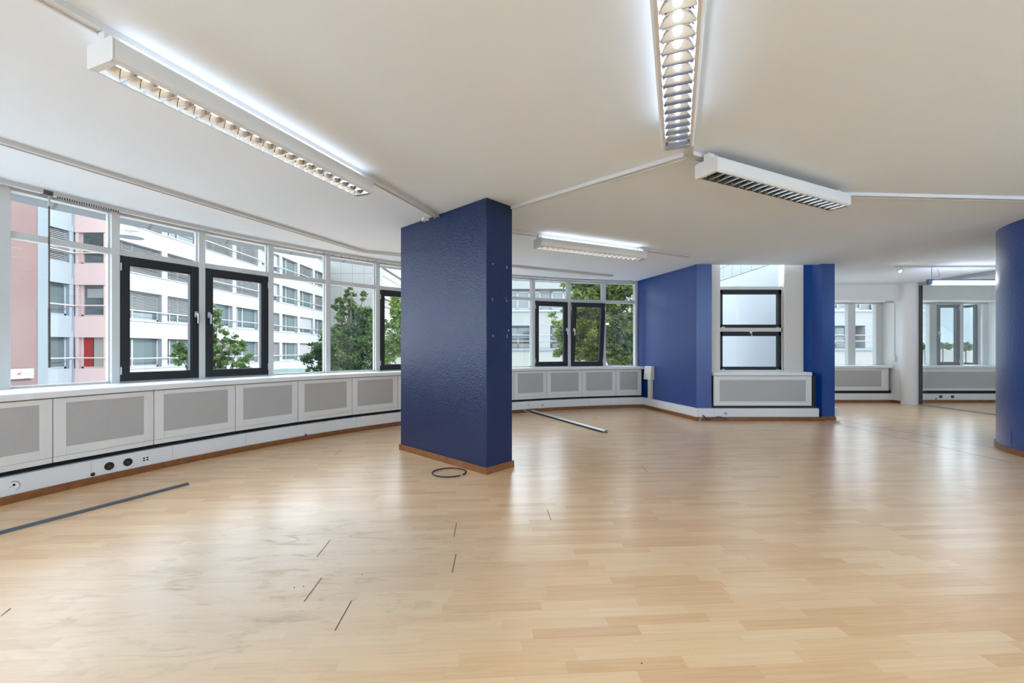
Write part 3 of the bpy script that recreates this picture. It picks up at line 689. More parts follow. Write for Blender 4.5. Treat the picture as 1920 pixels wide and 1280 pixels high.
# ------------------------------------------------------------------ linear luminaires
def luminaire(p0, direction, L, label, lit=True, hang=(0.02, .98)):
    rz = math.atan2(direction.y, direction.x)
    ZB = 2.50; W = .098; H = .11
    e = empty('linear_luminaire', (p0.x, p0.y, ZB), rz, label, 'lamp', 'linear luminaires under the ceiling')
    # housing: two side walls with an inner rim and a top tray leaving slots for uplight
    h = MB(); r = .012
    for s in (-1, 1):
        pr = [(s * W, r), (s * W, H - r), (s * (W - r), H - .002), (s * (W - .016), H - .002), (s * (W - .012), .02), (s * (W - .026), .006), (s * (W - .026), 0), (s * (W - r), 0)]
        if s > 0: pr = pr[::-1]
        h.extr([(-a, bb) for a, bb in pr], (0.006, 0, 0), (L - .006, 0, 0))
    h.box(.006, L - .006, -.095, .095, .062, .066)
    h.build('housing', M['fix'], e, bevel=0)
    for x0 in (0, L - .008):
        c_ = MB(); prof = []
        for (cx_, cz_, t0) in ((W - r, r, -90), (W - r, H - r, 0), (-W + r, H - r, 90), (-W + r, r, 180)):
            for k in range(5):
                t = math.radians(t0 + 22.5 * k); prof.append((cx_ + r * math.cos(t), cz_ + r * math.sin(t)))
        n2 = len(prof); vs = [(x0, a, z) for a, z in prof] + [(x0 + .008, a, z) for a, z in prof]
        c_.add(vs, [tuple(range(n2))[::-1], tuple(range(n2, 2 * n2))] + [(i, (i + 1) % n2, n2 + (i + 1) % n2, n2 + i) for i in range(n2)])
        c_.build('end_cap', M['fix'], e)
        MB().box(x0 + (-.0 if x0 else .008), x0 + (.008 if x0 else .03), -.07, .07, 0, .006).build('end_rim', M['fix'], e)
    # parabolic side reflectors and cross blades
    rf = MB()
    for s in (-1, 1):
        pr = [(s * .071, .001), (s * .068, .018), (s * .060, .036), (s * .046, .052), (s * .03, .060)]
        n2 = len(pr); vs = [(x, a, z) for x in (.02, L - .02) for a, z in pr]
        rf.add(vs, [(i, i + 1, n2 + i + 1, n2 + i) for i in range(n2 - 1)])
    rf.add([(.02, -.03, .060), (L - .02, -.03, .060), (L - .02, .03, .060), (.02, .03, .060)], [(0, 1, 2, 3)])
    rf.build('reflector', M['mirror'] if lit else M['mirrorshade'], e, smooth=True)
    nb = 21
    bl = MB()
    for k in range(nb):
        x = .03 + (L - .06) * k / (nb - 1)
        ts = [(-.071, .0), (.071, .0)]
        # wedge blade, thin below, thick above, dipping in the middle like the side reflectors
        m2 = 8; vs = []
        for j in range(m2 + 1):
            a = -.069 + .138 * j / m2; top = .060 * (1 - (abs(a) / .072) ** 3) + .004
            w1 = .0015; w2 = .0015 + .012 * top / .06
            vs += [(x - w1, a, 0.001), (x + w1, a, 0.001), (x + w2, a, top), (x - w2, a, top)]
        fs = []
        for j in range(m2):
            q0, q1 = 4 * j, 4 * j + 4
            for t in range(4): fs.append((q0 + t, q0 + (t + 1) % 4, q1 + (t + 1) % 4, q1 + t))
        bl.add(vs, fs)
    bl.build('louvre', M['mirror'] if lit else M['steel'], e)
    for s in (-1, 1):
        MB().tube([(.05, s * .06, .106), (L - .05, s * .06, .106)], .0125, 10).build('tube', M['tubeup'] if lit else M['tubeoff'], e, smooth=True)
    MB().tube([(.05, 0, .046), (L - .05, 0, .046)], .010, 10).build('tube', M['tubedn'] if lit else M['tubeoff'], e, smooth=True)
    for f in hang:
        x = L * f
        MB().box(x - .03, x + .03, -.024, .024, .062, CEIL - ZB - .022).build('hanger', M['fix'], e, bevel=.002)
    return e
luminaire(f1a, d1, 1.77, 'long lit white luminaire with mirrored louvre, left above the window side')
f2e = Vector((1.068, 2.776))
luminaire(f2e - d1 * 1.75, d1, 1.75, 'lit luminaire with mirrored louvre cut by the top edge of the frame', hang=(.1, .96))
luminaire(Vector((1.437, 3.19)), d3, 1.74, 'unlit luminaire with louvre coloured dark for shade, right of the lamp junction', lit=False)
luminaire(Vector((.318, 5.435)), d3, 1.735, 'lit cream luminaire farthest away, right behind the blue pillar')
# ------------------------------------------------------------------ right-hand end: far windows, column, partition
def skirt_y(x0, x1, name, lab): st(MB().box(x0, x1, 9.855, 9.96, 0, .062).build(name, M['wood']), lab, 'baseboard')
BK = 9.87
st(MB().box(5.54, 12, BK + .11, 10.28, 0, .80).build('wall_far', M['niche']), 'niche wall painted dark for the shade under the far windows', 'wall')
blk = MB().box(5.54, RX, 9.69, 10.3, 2.325, CEIL); st(blk.build('wall_bulkhead', M['wallwhite']), 'white bulkhead above the far windows', 'wall')
st(MB().box(5.54, 8.72, BK - .012, 10.2, .79, .845).build('trim_8', M['white'], bevel=.006), 'white sill under the far left windows', 'window sill')
st(MB().box(8.75, RX, BK - .012, 10.2, .79, .845).build('trim_9', M['white'], bevel=.006), 'white sill behind the glass partition', 'window sill')
radiator_cover(8.66 - 6.3, (6.3, BK + .02, 0), 0, 'grey perforated radiator cover under the far windows left of the round white column', 'radiator covers at the far end', mlr=.17, z0=.27, z1=.785, strip=False, mesh_z=(.36, .735))
radiator_cover(RX - 9.0, (9.0, BK + .02, 0), 0, 'long grey perforated radiator cover seen through the glass partition', 'radiator covers at the far end', mlr=.02, z0=.27, z1=.785, strip=False, mesh_z=(.325, .70))
st(MB().box(5.54, 8.74, BK, 9.98, .062, .205).build('trim_10', M['trunk']), 'white trunking under the far left windows', 'trunking')
st(MB().box(8.9, RX, BK, 9.98, .062, .20).build('trim_11', M['trunk']), 'white trunking behind the glass partition', 'trunking')
st(MB().box(5.54, RX, BK + .06, 9.985, .205, .28).build('trim_12', M['blackgap']), 'black strip painted as the shade under the far radiator covers', 'gap')  # solid black strip standing in for the slot's shade
skirt_y(5.54, 8.75, 'baseboard_far', 'brown skirting board under the far left windows'); skirt_y(8.9, RX, 'baseboard_partition', 'brown skirting board behind the glass partition')
# return wall beside the far left window with conduit and switch
rw = MB().box(8.74, 8.92, 9.62, 10.3, 0, CEIL); st(rw.build('wall_return', M['wallwhite']), 'white return wall beside the round white column', 'wall')
st(MB().box(8.725, 8.742, 9.62, 9.87, 0, .062).build('baseboard_return', M['wood']), 'brown skirting on the white return wall', 'baseboard')
e = empty('light_switch', (8.739, 9.83, zat(672, 9.83)), 0, 'beige switch box with a thin conduit beside the round white column', 'switch')
MB().box(-.035, 0, -.045, .045, -.065, .065).build('switch_box', M['beige'], e, bevel=.004); MB().tube([(-.012, 0, .06), (-.012, 0, 1.27)], .010, 8).build('conduit', M['white'], e)
e = empty('blind_bracket', (8.55, 9.80, 2.30), 0, 'grey blind bracket under the bulkhead beside the round white column', 'bracket')
MB().box(-.06, .12, -.02, .02, -.02, .012).build('bracket_arm', M['alu'], e); MB().box(-1.6, -.06, -.02, .02, -.008, .014).build('blind_rail', M['white'], e)
co = MB().tube([(8.89, 9.62, 0), (8.89, 9.62, CEIL)], .172, 40).build('column_white', M['wallwhite'], smooth=True); st(co, 'round white column beside the glass partition', 'column')
GY = 10.17
def far_window(idx, label, x0, x1, mulls, sash=None, skip=()):
    e = empty('window_%d' % idx, (x0, GY, 0), 0, label, 'window', kind='structure')
    zb, zt = .84, 2.285
    MB().box(0, x1 - x0, -.03, .06, zt, 2.34).box(0, x1 - x0, -.03, .06, zb - .02, zb + .02).build('outer_frame', M['frame'], e)
    edges = []
    for a, b2 in mulls:
        MB().box(a - x0, b2 - x0, -.04, .07, zb, zt).build('mullion', M['frame'], e, bevel=.006); edges.append((a - x0, b2 - x0))
    for k in range(len(edges) - 1):
        a, b2 = edges[k][1], edges[k + 1][0]
        if sash is not None and k in sash:
            fw = .075; s = MB().box(a, a + fw, -.05, .03, zb + .01, zt - .01).box(b2 - fw, b2, -.05, .03, zb + .01, zt - .01).box(a, b2, -.05, .03, zb + .01, zb + .01 + fw).box(a, b2, -.05, .03, zt - .01 - fw, zt - .01)
            so = s.build('sash', M['dark'], e, bevel=.004)
            MB().box(a + fw, b2 - fw, 0, .006, zb + fw, zt - fw).build('pane', M['glass'], so)
            hd = MB().box(a + .02, a + .045, -.07, -.05, 1.56, 1.64).box(a + .022, a + .043, -.095, -.075, 1.50, 1.62); hd.build('handle', M['metal'], so)
            for zz in (zb + .1, zt - .1): MB().box(b2 - .02, b2, -.06, -.05, zz - .04, zz + .04).build('hinge', M['metal'], so)
        elif k not in skip:
            MB().box(a, b2, .02, .026, zb + .02, zt).build('pane', M['glass'], e)
        else:                                  # casement standing open outwards
            s = MB(); n3 = .06
            o = s.box(0, n3, 0, .05, zb, zt).box(.42 - n3, .42, 0, .05, zb, zt).box(0, .42, 0, .05, zb, zb + n3).box(0, .42, 0, .05, zt - n3, zt).build('open_sash', M['dark'], e)
            o.location = (b2 - .02, .05, 0); o.rotation_euler = (0, 0, math.radians(100))
            MB().box(n3, .42 - n3, .02, .026, zb + n3, zt - n3).build('pane', M['glass'], o)
    return e
fx = lambda px: (px - CX) / F * GY
far_window(21, 'far window with two tall panes left of the round white column', 5.6, 8.74, [(5.6, 5.7), (6.35, 6.5), (7.1, 7.25), (fx(1588), fx(1601.5)), (fx(1640), 8.74)])
far_window(22, 'far window with one dark casement seen through the glass partition', 8.92, RX, [(8.92, 9.02), (fx(1740), fx(1753.5)), (fx(1796), fx(1803.5)), (fx(1839), fx(1854))], sash=(1,), skip=(2,))
st(MB().box(RX - .14, RX, 9.98, 10.3, .8, 2.34).box(RX, RX + .2, BACKY, 10.3, 0, CEIL).build('wall_end', M['wallwhite']), 'white end wall of the room behind the partition', 'wall')
# left wall of the far room (hidden behind the blue pilaster)
st(MB().box(5.30, 5.54, 7.70, 10.3, 0, CEIL).build('wall_divide', M['wallwhite']), 'wall between the small bay and the far windows', 'wall')
# glass partition
e = empty('glass_partition', (8.95, 6.2, 0), 0, 'frameless glass partition with aluminium rails beside the round white column', 'partition')
MB().box(-.03, .03, -2.2, 3.24, CEIL - .068, CEIL).build('top_rail', M['alu'], e); MB().box(-.025, .025, -2.2, 3.24, 0, .022).build('floor_rail', M['alu'], e)
MB().box(-.02, .02, 3.2, 3.25, .022, CEIL - .068).build('end_post', M['rod'], e)
MB().box(-.005, .005, -2.2, 1.0, .022, CEIL - .068).build('glass_panel', M['pglass'], e); MB().box(-.005, .005, 1.004, 3.2, .022, CEIL - .068).build('glass_panel', M['pglass'], e)
# track, spot and hanging tube
track([(6.74, 7.55), (8.9, 7.55)], 'thin ceiling track carrying the small spot and hanging tube', w=.05, h=.022)
e = empty('ceiling_spot', (6.76, 7.5, CEIL), 0, 'tiny lit spotlight at the end of the far ceiling track', 'lamp')
MB().tube([(0, 0, -.018), (0, 0, -.075)], .007, 8).build('stem', M['track'], e); MB().tube([(0, .02, -.075), (0, -.005, -.105)], [.017, .026], 14).build('spot_head', M['track'], e)
MB().tube([(0, -.004, -.104), (0, -.010, -.111)], .018, 12).build('bulb', M['bulb'], e)
def hanging_tube(x, y, z, rz, label, tm):
    e = empty('hanging_tube_lamp', (x, y, z), rz, label, 'lamp', 'hanging fluorescent battens')
    MB().box(0, 1.5, -.022, .022, .022, .052).build('batten_body', M['bluecap'], e); MB().box(-.02, .05, -.026, .026, -.042, .05).build('end_socket', M['bluecap'], e)
    MB().tube([(.05, 0, -.008), (1.46, 0, -.008)], .036, 12).build('tube', tm, e, smooth=True)
    for xx in (.05, 1.40): MB().tube([(xx, 0, .05), (xx, 0, CEIL - z)], .006, 8).build('suspension_rod', M['alu'], e)
    MB().tube([(.16, 0, .24), (.165, 0, .20), (.195, 0, .13), (.19, 0, .105), (.11, 0, .085), (.06, 0, .055)], .005, 6).build('supply_cable', M['alu'], e)
    return e
hanging_tube(7.36, 7.6, zat(529, 7.6), 0, 'bare lit fluorescent batten hanging in the far room', M['batten'])
# unseen battens added outside the frame to lift the room's brightness
for x, y, rz, lab in ((2.6, -1.6, .45, 'added fill batten behind the viewer, middle of the office'), (-2.6, -2.9, 1.2, 'added fill batten behind the viewer, window side'), (6.0, -.6, .45, 'added fill batten right of the viewer'), (9.3, 3.2, 1.5, 'added fill batten behind the big round blue column')):
    hanging_tube(x, y, 2.40, rz, lab, M['fillbatten'])

# big round blue column on the right
RC = 1.19; RCX, RCY = 6.915, 4.561
e = empty('column_blue', (RCX, RCY, 0), 0, 'big round blue column cut by the right edge of the frame', 'column', kind='structure')
MB().tube([(0, 0, 0), (0, 0, CEIL)], RC, 96).build('shaft', M['blue'], e, smooth=True)
ring_o = [(.0 + (RC + .014) * math.cos(2 * PI * i / 96), (RC + .014) * math.sin(2 * PI * i / 96)) for i in range(97)]; ring_i = [(RC * .99 * math.cos(2 * PI * i / 96), RC * .99 * math.sin(2 * PI * i / 96)) for i in range(97)]
MB().band(ring_o, ring_i, 0, .064).build('skirting', M['wood'], e)
# painted-over cover plate
dx = (1892 - CX) / F; aa = dx * dx + 1; b_ = -2 * (dx * RCX + RCY); k_ = RCX ** 2 + RCY ** 2 - RC ** 2; t = (-b_ - math.sqrt(b_ * b_ - 4 * aa * k_)) / (2 * aa)
px_, py_ = dx * t, t; an = math.atan2(py_ - RCY, px_ - RCX)
pl = MB().box(-.006, .004, -.04, .04, zat(832, t), zat(807, t)).build('cover_plate', M['blue'], e, bevel=.003); pl.location = (px_ - RCX, py_ - RCY, 0); pl.rotation_euler = (0, 0, an + PI)

# ================================================================== OUTDOORS
st(MB().box(-90, 120, -60, 200, -6.2, -6).build('ground', M['asphalt']), 'street level outside', 'ground')
# ---- white office building with ribbon windows, and its pink end
FX = -24.85; Y0 = 26.93; PITCH = 3.87; NB = 8
bld = empty('office_building', (FX, Y0, -6), 0, 'long white office building with ribbon windows across the street', 'building')
def L3(x, y, z): return (x - FX, y - Y0, z + 6)
ZB_ = [(-6, -3.0), (-1.15, .03), (2.0, 3.18), (5.1, 6.32), (8.2, 9.42), (11.3, 12.75)]; WZ = [(-3.0, -1.15), (.03, 2.0), (3.18, 5.1), (6.32, 8.2), (9.42, 11.3)]
b = MB()
yend = 57.75
for z0, z1 in ZB_: b.box(-6, 0, 26 - Y0, yend - Y0, z0 + 6, z1 + 6)
b.build('facade_band', M['render'], bld)
b = MB()
for z0, z1 in ZB_[1:5]: b.box(0, .05, 26 - Y0, yend - Y0, z1 + 5.93, z1 + 5.97)
b.build('window_ledge', M['rail'], bld)
b = MB()
for k in range(NB):
    y = 30.8 - .25 + PITCH * (k - 1) - Y0
    for z0, z1 in WZ: b.box(-.45, 0, y, y + .5, z0 + 6, z1 + 6)
b.box(-6, -.5, 26 - Y0, yend - Y0, 3, 17.3)
b.build('pilaster_wall', M['render'], bld)
for z0, z1 in WZ[1:]:
    MB().tube([(.12, 26 - Y0, z0 + 6.62), (.12, yend - Y0, z0 + 6.62)], .045, 6).build('railing', M['rail'], bld)
wl_ = PITCH - .5; wh = 1.9
winm = MB().box(-.40, -.34, 0, wl_, 0, wh).build('window', M['winglass'], bld)
fr = MB().box(-.34, -.29, 0, wl_, 0, .14).box(-.34, -.29, 0, .10, 0, wh).box(-.34, -.29, wl_ - .1, wl_, 0, wh).box(-.34, -.27, wl_ * .36, wl_ * .36 + .13, 0, wh).box(-.34, -.27, wl_ * .14, wl_ * .14 + .10, 0, wh).build('frame', M['rail'], winm)
sl = MB()
for k in range(20): sl.add([(-.26, .03, wh - .06 - k * .092), (-.26, wl_ - .03, wh - .06 - k * .092), (-.20, wl_ - .03, wh - .125 - k * .092), (-.20, .03, wh - .125 - k * .092)], [(0, 1, 2, 3)])
blind_full = sl
def blind_mb(n):
    s = MB().box(-.27, -.19, .03, wl_ - .03, wh - .07, wh)
    for k in range(n): s.hexa([(-.26, .03, wh - .10 - k * .095), (-.19, .03, wh - .165 - k * .095), (-.19, wl_ - .03, wh - .165 - k * .095), (-.26, wl_ - .03, wh - .10 - k * .095), (-.26, .03, wh - .09 - k * .095), (-.19, .03, wh - .155 - k * .095), (-.19, wl_ - .03, wh - .155 - k * .095), (-.26, wl_ - .03, wh - .09 - k * .095)])
    return s
bl_long = blind_mb(19).build('blind', M['blind'], winm); bl_mid = blind_mb(12).build('blind', M['blind'], winm)
bl_pale = MB().box(-.26, -.22, .03, wl_ - .03, .55, wh).build('blind', M['beigeblind'], winm)
# which blind hangs at (floor, bay): l long, m mid, p pale fabric, '' none
PLAN = {1: ['', '', 'l', '', 'l', '', 'p', 'p', ''], 2: ['m', 'm', '', '', 'l', '', 'p', '', 'p'], 3: ['l', 'l', 'l', 'l', 'p', '', '', 'l', ''], 4: ['l', 'm', 'l', 'l', 'p', '', 'm', '', '']}
first = True
for fl_ in range(1, 5):
    for k in range(8):
        y = 26.93 + .25 + PITCH * k; z0 = WZ[fl_][0]
        w_ = winm.copy(); C.objects.link(w_); w_.parent = bld; w_.location = (0, y - Y0, z0 + 6)
        f_ = fr.copy(); C.objects.link(f_); f_.parent = w_
        c_ = PLAN[fl_][k]
        src = {'l': bl_long, 'm': bl_mid, 'p': bl_pale}.get(c_)
        if src:
            q_ = src.copy(); C.objects.link(q_); q_.parent = w_
for o in (bl_long, bl_mid, bl_pale, fr, winm): bpy.data.objects.remove(o)
# pink end: salmon wall, blue-grey strip, bay and pale pink front
PX = -25.84
MB().box(PX - 4 - FX, PX - FX, 14 - Y0, 23.43 - Y0, 0, 19).build('salmon_wall', M['pink'], bld)
MB().box(PX - 4 - FX, PX + .02 - FX, 23.43 - Y0, 23.95 - Y0, 0, 19).build('corner_strip', M['bluegrey'], bld)
b = MB(); b2 = MB()
WZ2 = [(.12, 1.95), (3.2, 5.05), (6.3, 8.15), (9.4, 11.25)]
zz = [-6] + [v for w in WZ2 for v in w] + [13]
for i in range(0, len(zz), 2):
    b.box(PX - 1 - FX, PX - FX, 23.95 - Y0, 25.4 - Y0, zz[i] + 6, zz[i + 1] + 6)
    b2.box(PX + .01 - FX, -23.85 - FX, 25.4 - Y0, 25.98 - Y0, zz[i] + 6, zz[i + 1] + 6)
b.box(PX - .6 - FX, PX - .02 - FX, 25.15 - Y0, 25.40 - Y0, 0, 19); b.box(PX - 1.2 - FX, PX - .5 - FX, 23.95 - Y0, 25.4 - Y0, 0, 19)
b.build('bay_panels', M['bluewhite'], bld)
b2.box(-24.15 - FX, -23.87 - FX, 25.45 - Y0, 25.96 - Y0, 0, 19); b2.box(PX + .02 - FX, -25.62 - FX, 25.45 - Y0, 25.96 - Y0, 0, 19); b2.box(PX + .03 - FX, -23.88 - FX, 25.94 - Y0, 26.0 - Y0, 0, 19)
b2.build('front_panels', M['palepink'], bld)
for k, (z0, z1) in enumerate(WZ2):
    w1 = MB().box(PX - .4 - FX, PX - .3 - FX, 23.95 - Y0, 25.15 - Y0, z0 + 6, z1 + 6).build('window', M['winglass'], bld)
    MB().box(PX - .3 - FX, PX - .22 - FX, 23.95 - Y0, 25.15 - Y0, z0 + 6, z0 + 6.12).box(PX - .3 - FX, PX - .22 - FX, 25.05 - Y0, 25.15 - Y0, z0 + 6, z1 + 6).build('frame', M['bluewhite'], w1)
    w2 = MB().box(-25.62 - FX, -24.15 - FX, 25.7 - Y0, 25.8 - Y0, z0 + 6, z1 + 6).build('window', M['winglass'], bld)
    MB().box(-25.62 - FX, -25.5 - FX, 25.62 - Y0, 25.7 - Y0, z0 + 6, z1 + 6).box(-25.62 - FX, -24.15 - FX, 25.62 - Y0, 25.7 - Y0, z0 + 6, z0 + 6.1).build('frame', M['palepink'], w2)
    MB().tube([(PX + .06 - FX, 23.95 - Y0, z0 + 6.62), (PX + .06 - FX, 25.34 - Y0, z0 + 6.62), (-23.85 - FX, 25.34 - Y0, z0 + 6.62)], .04, 6).build('railing', M['palepink'], bld)
    if k >= 2:
        s = MB(); s2 = MB()
        for j in range(18):
            zz_ = z1 + 6 - .06 - j * .1
            s.box(PX - .2 - FX, PX - .14 - FX, 23.98 - Y0, 25.14 - Y0, zz_ - .05, zz_)
            if j < 12: s2.box(-25.48 - FX, -24.16 - FX, 25.55 - Y0, 25.6 - Y0, zz_ - .05, zz_)
        s.build('blind', M['blind'], w1); s2.build('blind', M['winglass'], w2)
    if k == 0:
        MB().box(-25.5 - FX, -24.98 - FX, 25.64 - Y0, 25.68 - Y0, z0 + 6.1, z1 + 5.98).build('curtain', M['red'], w2)
        MB().box(-24.9 - FX, -24.2 - FX, 25.64 - Y0, 25.68 - Y0, z0 + 6.1, z1 + 5.98).build('curtain', M['wall2b'], w2)
    if k == 1:
        MB().box(-25.3 - FX, -24.2 - FX, 25.64 - Y0, 25.68 - Y0, z0 + 7.1, z1 + 5.8).build('curtain', M['tile'], w2)
# sign on the salmon wall
e = empty('wall_sign', (PX + .02, 22.0, -.3), 0, 'white sign with a small orange emblem on the salmon pink wall', 'sign')
MB().box(0, .14, -.1, 1.12, .0, .52).build('board', M['sign'], e)
MB().add([(.145, .30, .20), (.145, .52, .20), (.145, .50, .30), (.145, .40, .34), (.145, .33, .28)], [(0, 1, 2, 3, 4)]).add([(.145, .47, .30), (.145, .56, .27), (.145, .50, .36)], [(0, 1, 2)]).build('emblem', M['logo1'], e)
MB().add([(.147, .34, .215), (.147, .46, .20), (.147, .42, .265)], [(0, 1, 2)]).build('emblem', M['logo2'], e)
# street lamp on its wire
lp = at(245, 445, 12)
e = empty('street_lamp', lp, 0, 'grey disc shaped street lamp hanging outside the first dark casement', 'lamp')
MB().tube([(0, 0, -.0), (0, 0, .05), (0, 0, .09), (0, 0, .10)], [.30, .22, .10, .05], 24).build('lamp_shade', M['lamp'], e, smooth=True)
MB().tube([(0, 0, .1), (0, 0, .2)], .018, 8).build('stem', M['lamp'], e); MB().tube([(-.16, 0, .2), (.18, .05, .17)], .014, 6).build('hanger_bar', M['lamp'], e)
# green roof sheet
tag(MB().prism([(-14.5, 20.5), (-9.2, 20.5), (-9.2, 27.5), (-14.5, 27.5)], -.15, .02).build('green_roof', M['greencanopy']), 'green sheet roof just below the sill outside the fixed window', 'roof')

# ---- tiled tower and the wing behind it
tw = empty('tiled_tower', (-21.6, 57.95, -6), 0, 'pale tiled tower block at the end of the white office building', 'building')
MB().box(-4.5, 3.2, 0, 3, 0, 26).build('core', M['bluegrey'], tw)
tl = MB()
for r in range(15):
    for k in range(5): tl.box(-4.5 + k * 1.54 + .015, -4.5 + (k + 1) * 1.54 - .015, -.04, 0, r * 1.75 + .015, (r + 1) * 1.75 - .015)
tl.build('tile_cladding', M['tile'], tw)
wg = empty('striped_office_wing', (-18.4, 61.1, -6), 0, 'distant office wing with brown ribbon glazing behind the tiled tower', 'building')
b = MB(); g = MB()
for k in range(7):
    b.box(-6, 0, 0, 60, k * 4.4 + 1.5, k * 4.4 + 4.4); g.box(-6, -.3, 0, 60, k * 4.4, k * 4.4 + 1.5)
b.build('facade_band', M['render'], wg); g.build('ribbon_glazing', M['brown'], wg)
for k in range(7):
    MB().tube([(.02, 0, k * 4.4 + .5), (.02, 60, k * 4.4 + .5)], .06, 6).build('railing', M['rail'], wg)

# ---- cream building opposite, facing the viewer
cb = empty('cream_building', (0, 36, -6), 0, 'cream office block facing the viewer across the yard', 'building')
b = MB()
Xa, Xb = -6, 34.5
b.box(Xa, Xb, 0, 8, 0, 7.33).box(Xa, Xb, 1.2, 8, 7.33, 9.25).box(Xa, Xb, 0, 8, 9.25, 10.55).box(Xa, Xb, .9, 8, 10.55, 12.35).box(Xa, Xb, .2, 8, 12.35, 15.4)
b.build('facade_wall', M['wall2'], cb)
MB().box(Xa, Xb, -.15, .05, 7.15, 7.36).build('parapet_cap', M['bluegrey'], cb)
MB().box(Xa, Xb, -.12, 0, 10.42, 10.56).build('ledge', M['rail'], cb)
MB().box(Xa, Xb, -.02, 0, 5, 7.14).build('parapet_panel', M['wall2b'], cb)
p4 = MB().box(0, 1.0, -.05, 1.2, 7.33, 9.25)
pier = p4.build('pier', M['wall2'], cb)
wm = MB().box(0, 3.1, 1.1, 1.2, 7.4, 9.1).build('window', M['winglass'], cb)
wf = MB().box(0, 3.1, 1.02, 1.1, 7.4, 7.75).box(0, 3.1, 1.02, 1.1, 8.25, 8.36).box(0, .12, 1.02, 1.1, 7.4, 9.1).box(1.0, 1.14, 1.02, 1.1, 7.4, 9.1).box(2.05, 2.2, 1.02, 1.1, 7.4, 9.1).box(2.98, 3.1, 1.02, 1.1, 7.4, 9.1).build('frame', M['wall2b'], wm)
wu = MB().box(0, 3.0, .8, .9, 10.65, 12.2).build('window', M['winglass'], cb)
wuf = MB().box(0, 3.0, .7, .8, 10.65, 10.78).box(0, 3.0, .7, .8, 12.05, 12.2).box(0, .12, .7, .8, 10.65, 12.2).box(.95, 1.1, .7, .8, 10.65, 12.2).box(1.95, 2.1, .7, .8, 10.65, 12.2).box(2.88, 3.0, .7, .8, 10.65, 12.2).build('frame', M['rail'], wu)
for k in range(10):
    x = -5.6 + k * 3.9
    for (src, sub) in ((pier, None), (wm, wf), (wu, wuf)):
        if k == 0: o = src
        else:
            o = src.copy(); C.objects.link(o)
            o.parent = cb
            if sub: f2 = sub.copy(); C.objects.link(f2); f2.parent = o
        o.location = (x + (1.15 if src is not pier else 0), 0, 0)
for z in (7.95, 8.45): MB().tube([(Xa, -.06, z), (Xb, -.06, z)], .035, 6).build('railing', M['rail'], cb)
# garden wall and hill on the right
tag(MB().box(34.6, 60, 35.9, 36.3, -6, 1.22).build('garden_wall', M['wall2b']), 'cream garden wall right of the cream building', 'wall', kind='structure')
tag(MB().box(-10.4, -6.2, 35.9, 36.3, -6, 1.3).build('yard_wall', M['wall2b']), 'low cream yard wall left of the cream building', 'wall', kind='structure')
hb = MB(); N_ = 24; vs = []
for i in range(N_ + 1):
    x = 30 + i * 12; z = 30 + 14 * math.sin(i * .5) + 5 * math.sin(i * 1.7); vs += [(x, 170, -6), (x, 230, z), (x, 300, -6)]
fs = []
for i in range(N_):
    for k in range(2): fs.append((3 * i + k, 3 * i + 3 + k, 3 * i + 4 + k, 3 * i + 1 + k))
hb.add(vs, fs); st(hb.build('hill', M['hill'], smooth=True), 'hazy blue hillside in the distance', 'hill')

# ---- trees
rng = np.random.default_rng(5)
def foliage(name, blobs, n, size, m, parent, loc, elong=1.0, shell=.5):
    """blobs: (centre, radius xyz).  leaves are folded diamonds facing every way"""
    vol = np.array([b[1][0] * b[1][1] * b[1][2] for b in blobs]) ** .7; cnt = (vol / vol.sum() * n).astype(int) + 1
    P = []
    for (c, r), k in zip(blobs, cnt):
        nc = max(4, k // 45)                          # leaf clumps scattered through the crown
        d = rng.normal(size=(nc, 3)); d /= np.linalg.norm(d, axis=1)[:, None]
        cl = d * (rng.uniform(0, 1, nc) ** shell)[:, None] * np.array(r)
        pick = rng.integers(0, nc, k); g = max(.05, min(r) * .16)
        P.append(np.array(c) + cl[pick] * rng.uniform(.9, 1.15, (k, 1)) + rng.normal(size=(k, 3)) * np.array([g, g, g * .8]))
    P = np.concatenate(P) - np.array(loc); k = len(P)
    u = rng.normal(size=(k, 3)); u[:, 2] *= .6; u /= np.linalg.norm(u, axis=1)[:, None]
    w = rng.normal(size=(k, 3)); w = np.cross(u, w); w /= np.linalg.norm(w, axis=1)[:, None]
    s = size * rng.uniform(.6, 1.3, (k, 1)); nn = np.cross(u, w)
    V = np.stack([P - u * s * elong, P + w * s * .5 + nn * s * .12, P + u * s * elong, P - w * s * .5 + nn * s * .12], 1).reshape(-1, 3)
    me = bpy.data.meshes.new(name); me.vertices.add(len(V)); me.vertices.foreach_set('co', V.ravel())
    me.loops.add(4 * k); me.loops.foreach_set('vertex_index', np.arange(4 * k)); me.polygons.add(k); me.polygons.foreach_set('loop_start', np.arange(k) * 4)
    me.update(calc_edges=True); me.materials.append(m)
    o = bpy.data.objects.new(name, me); C.objects.link(o); o.parent = parent; o['kind'] = 'stuff'
    return o
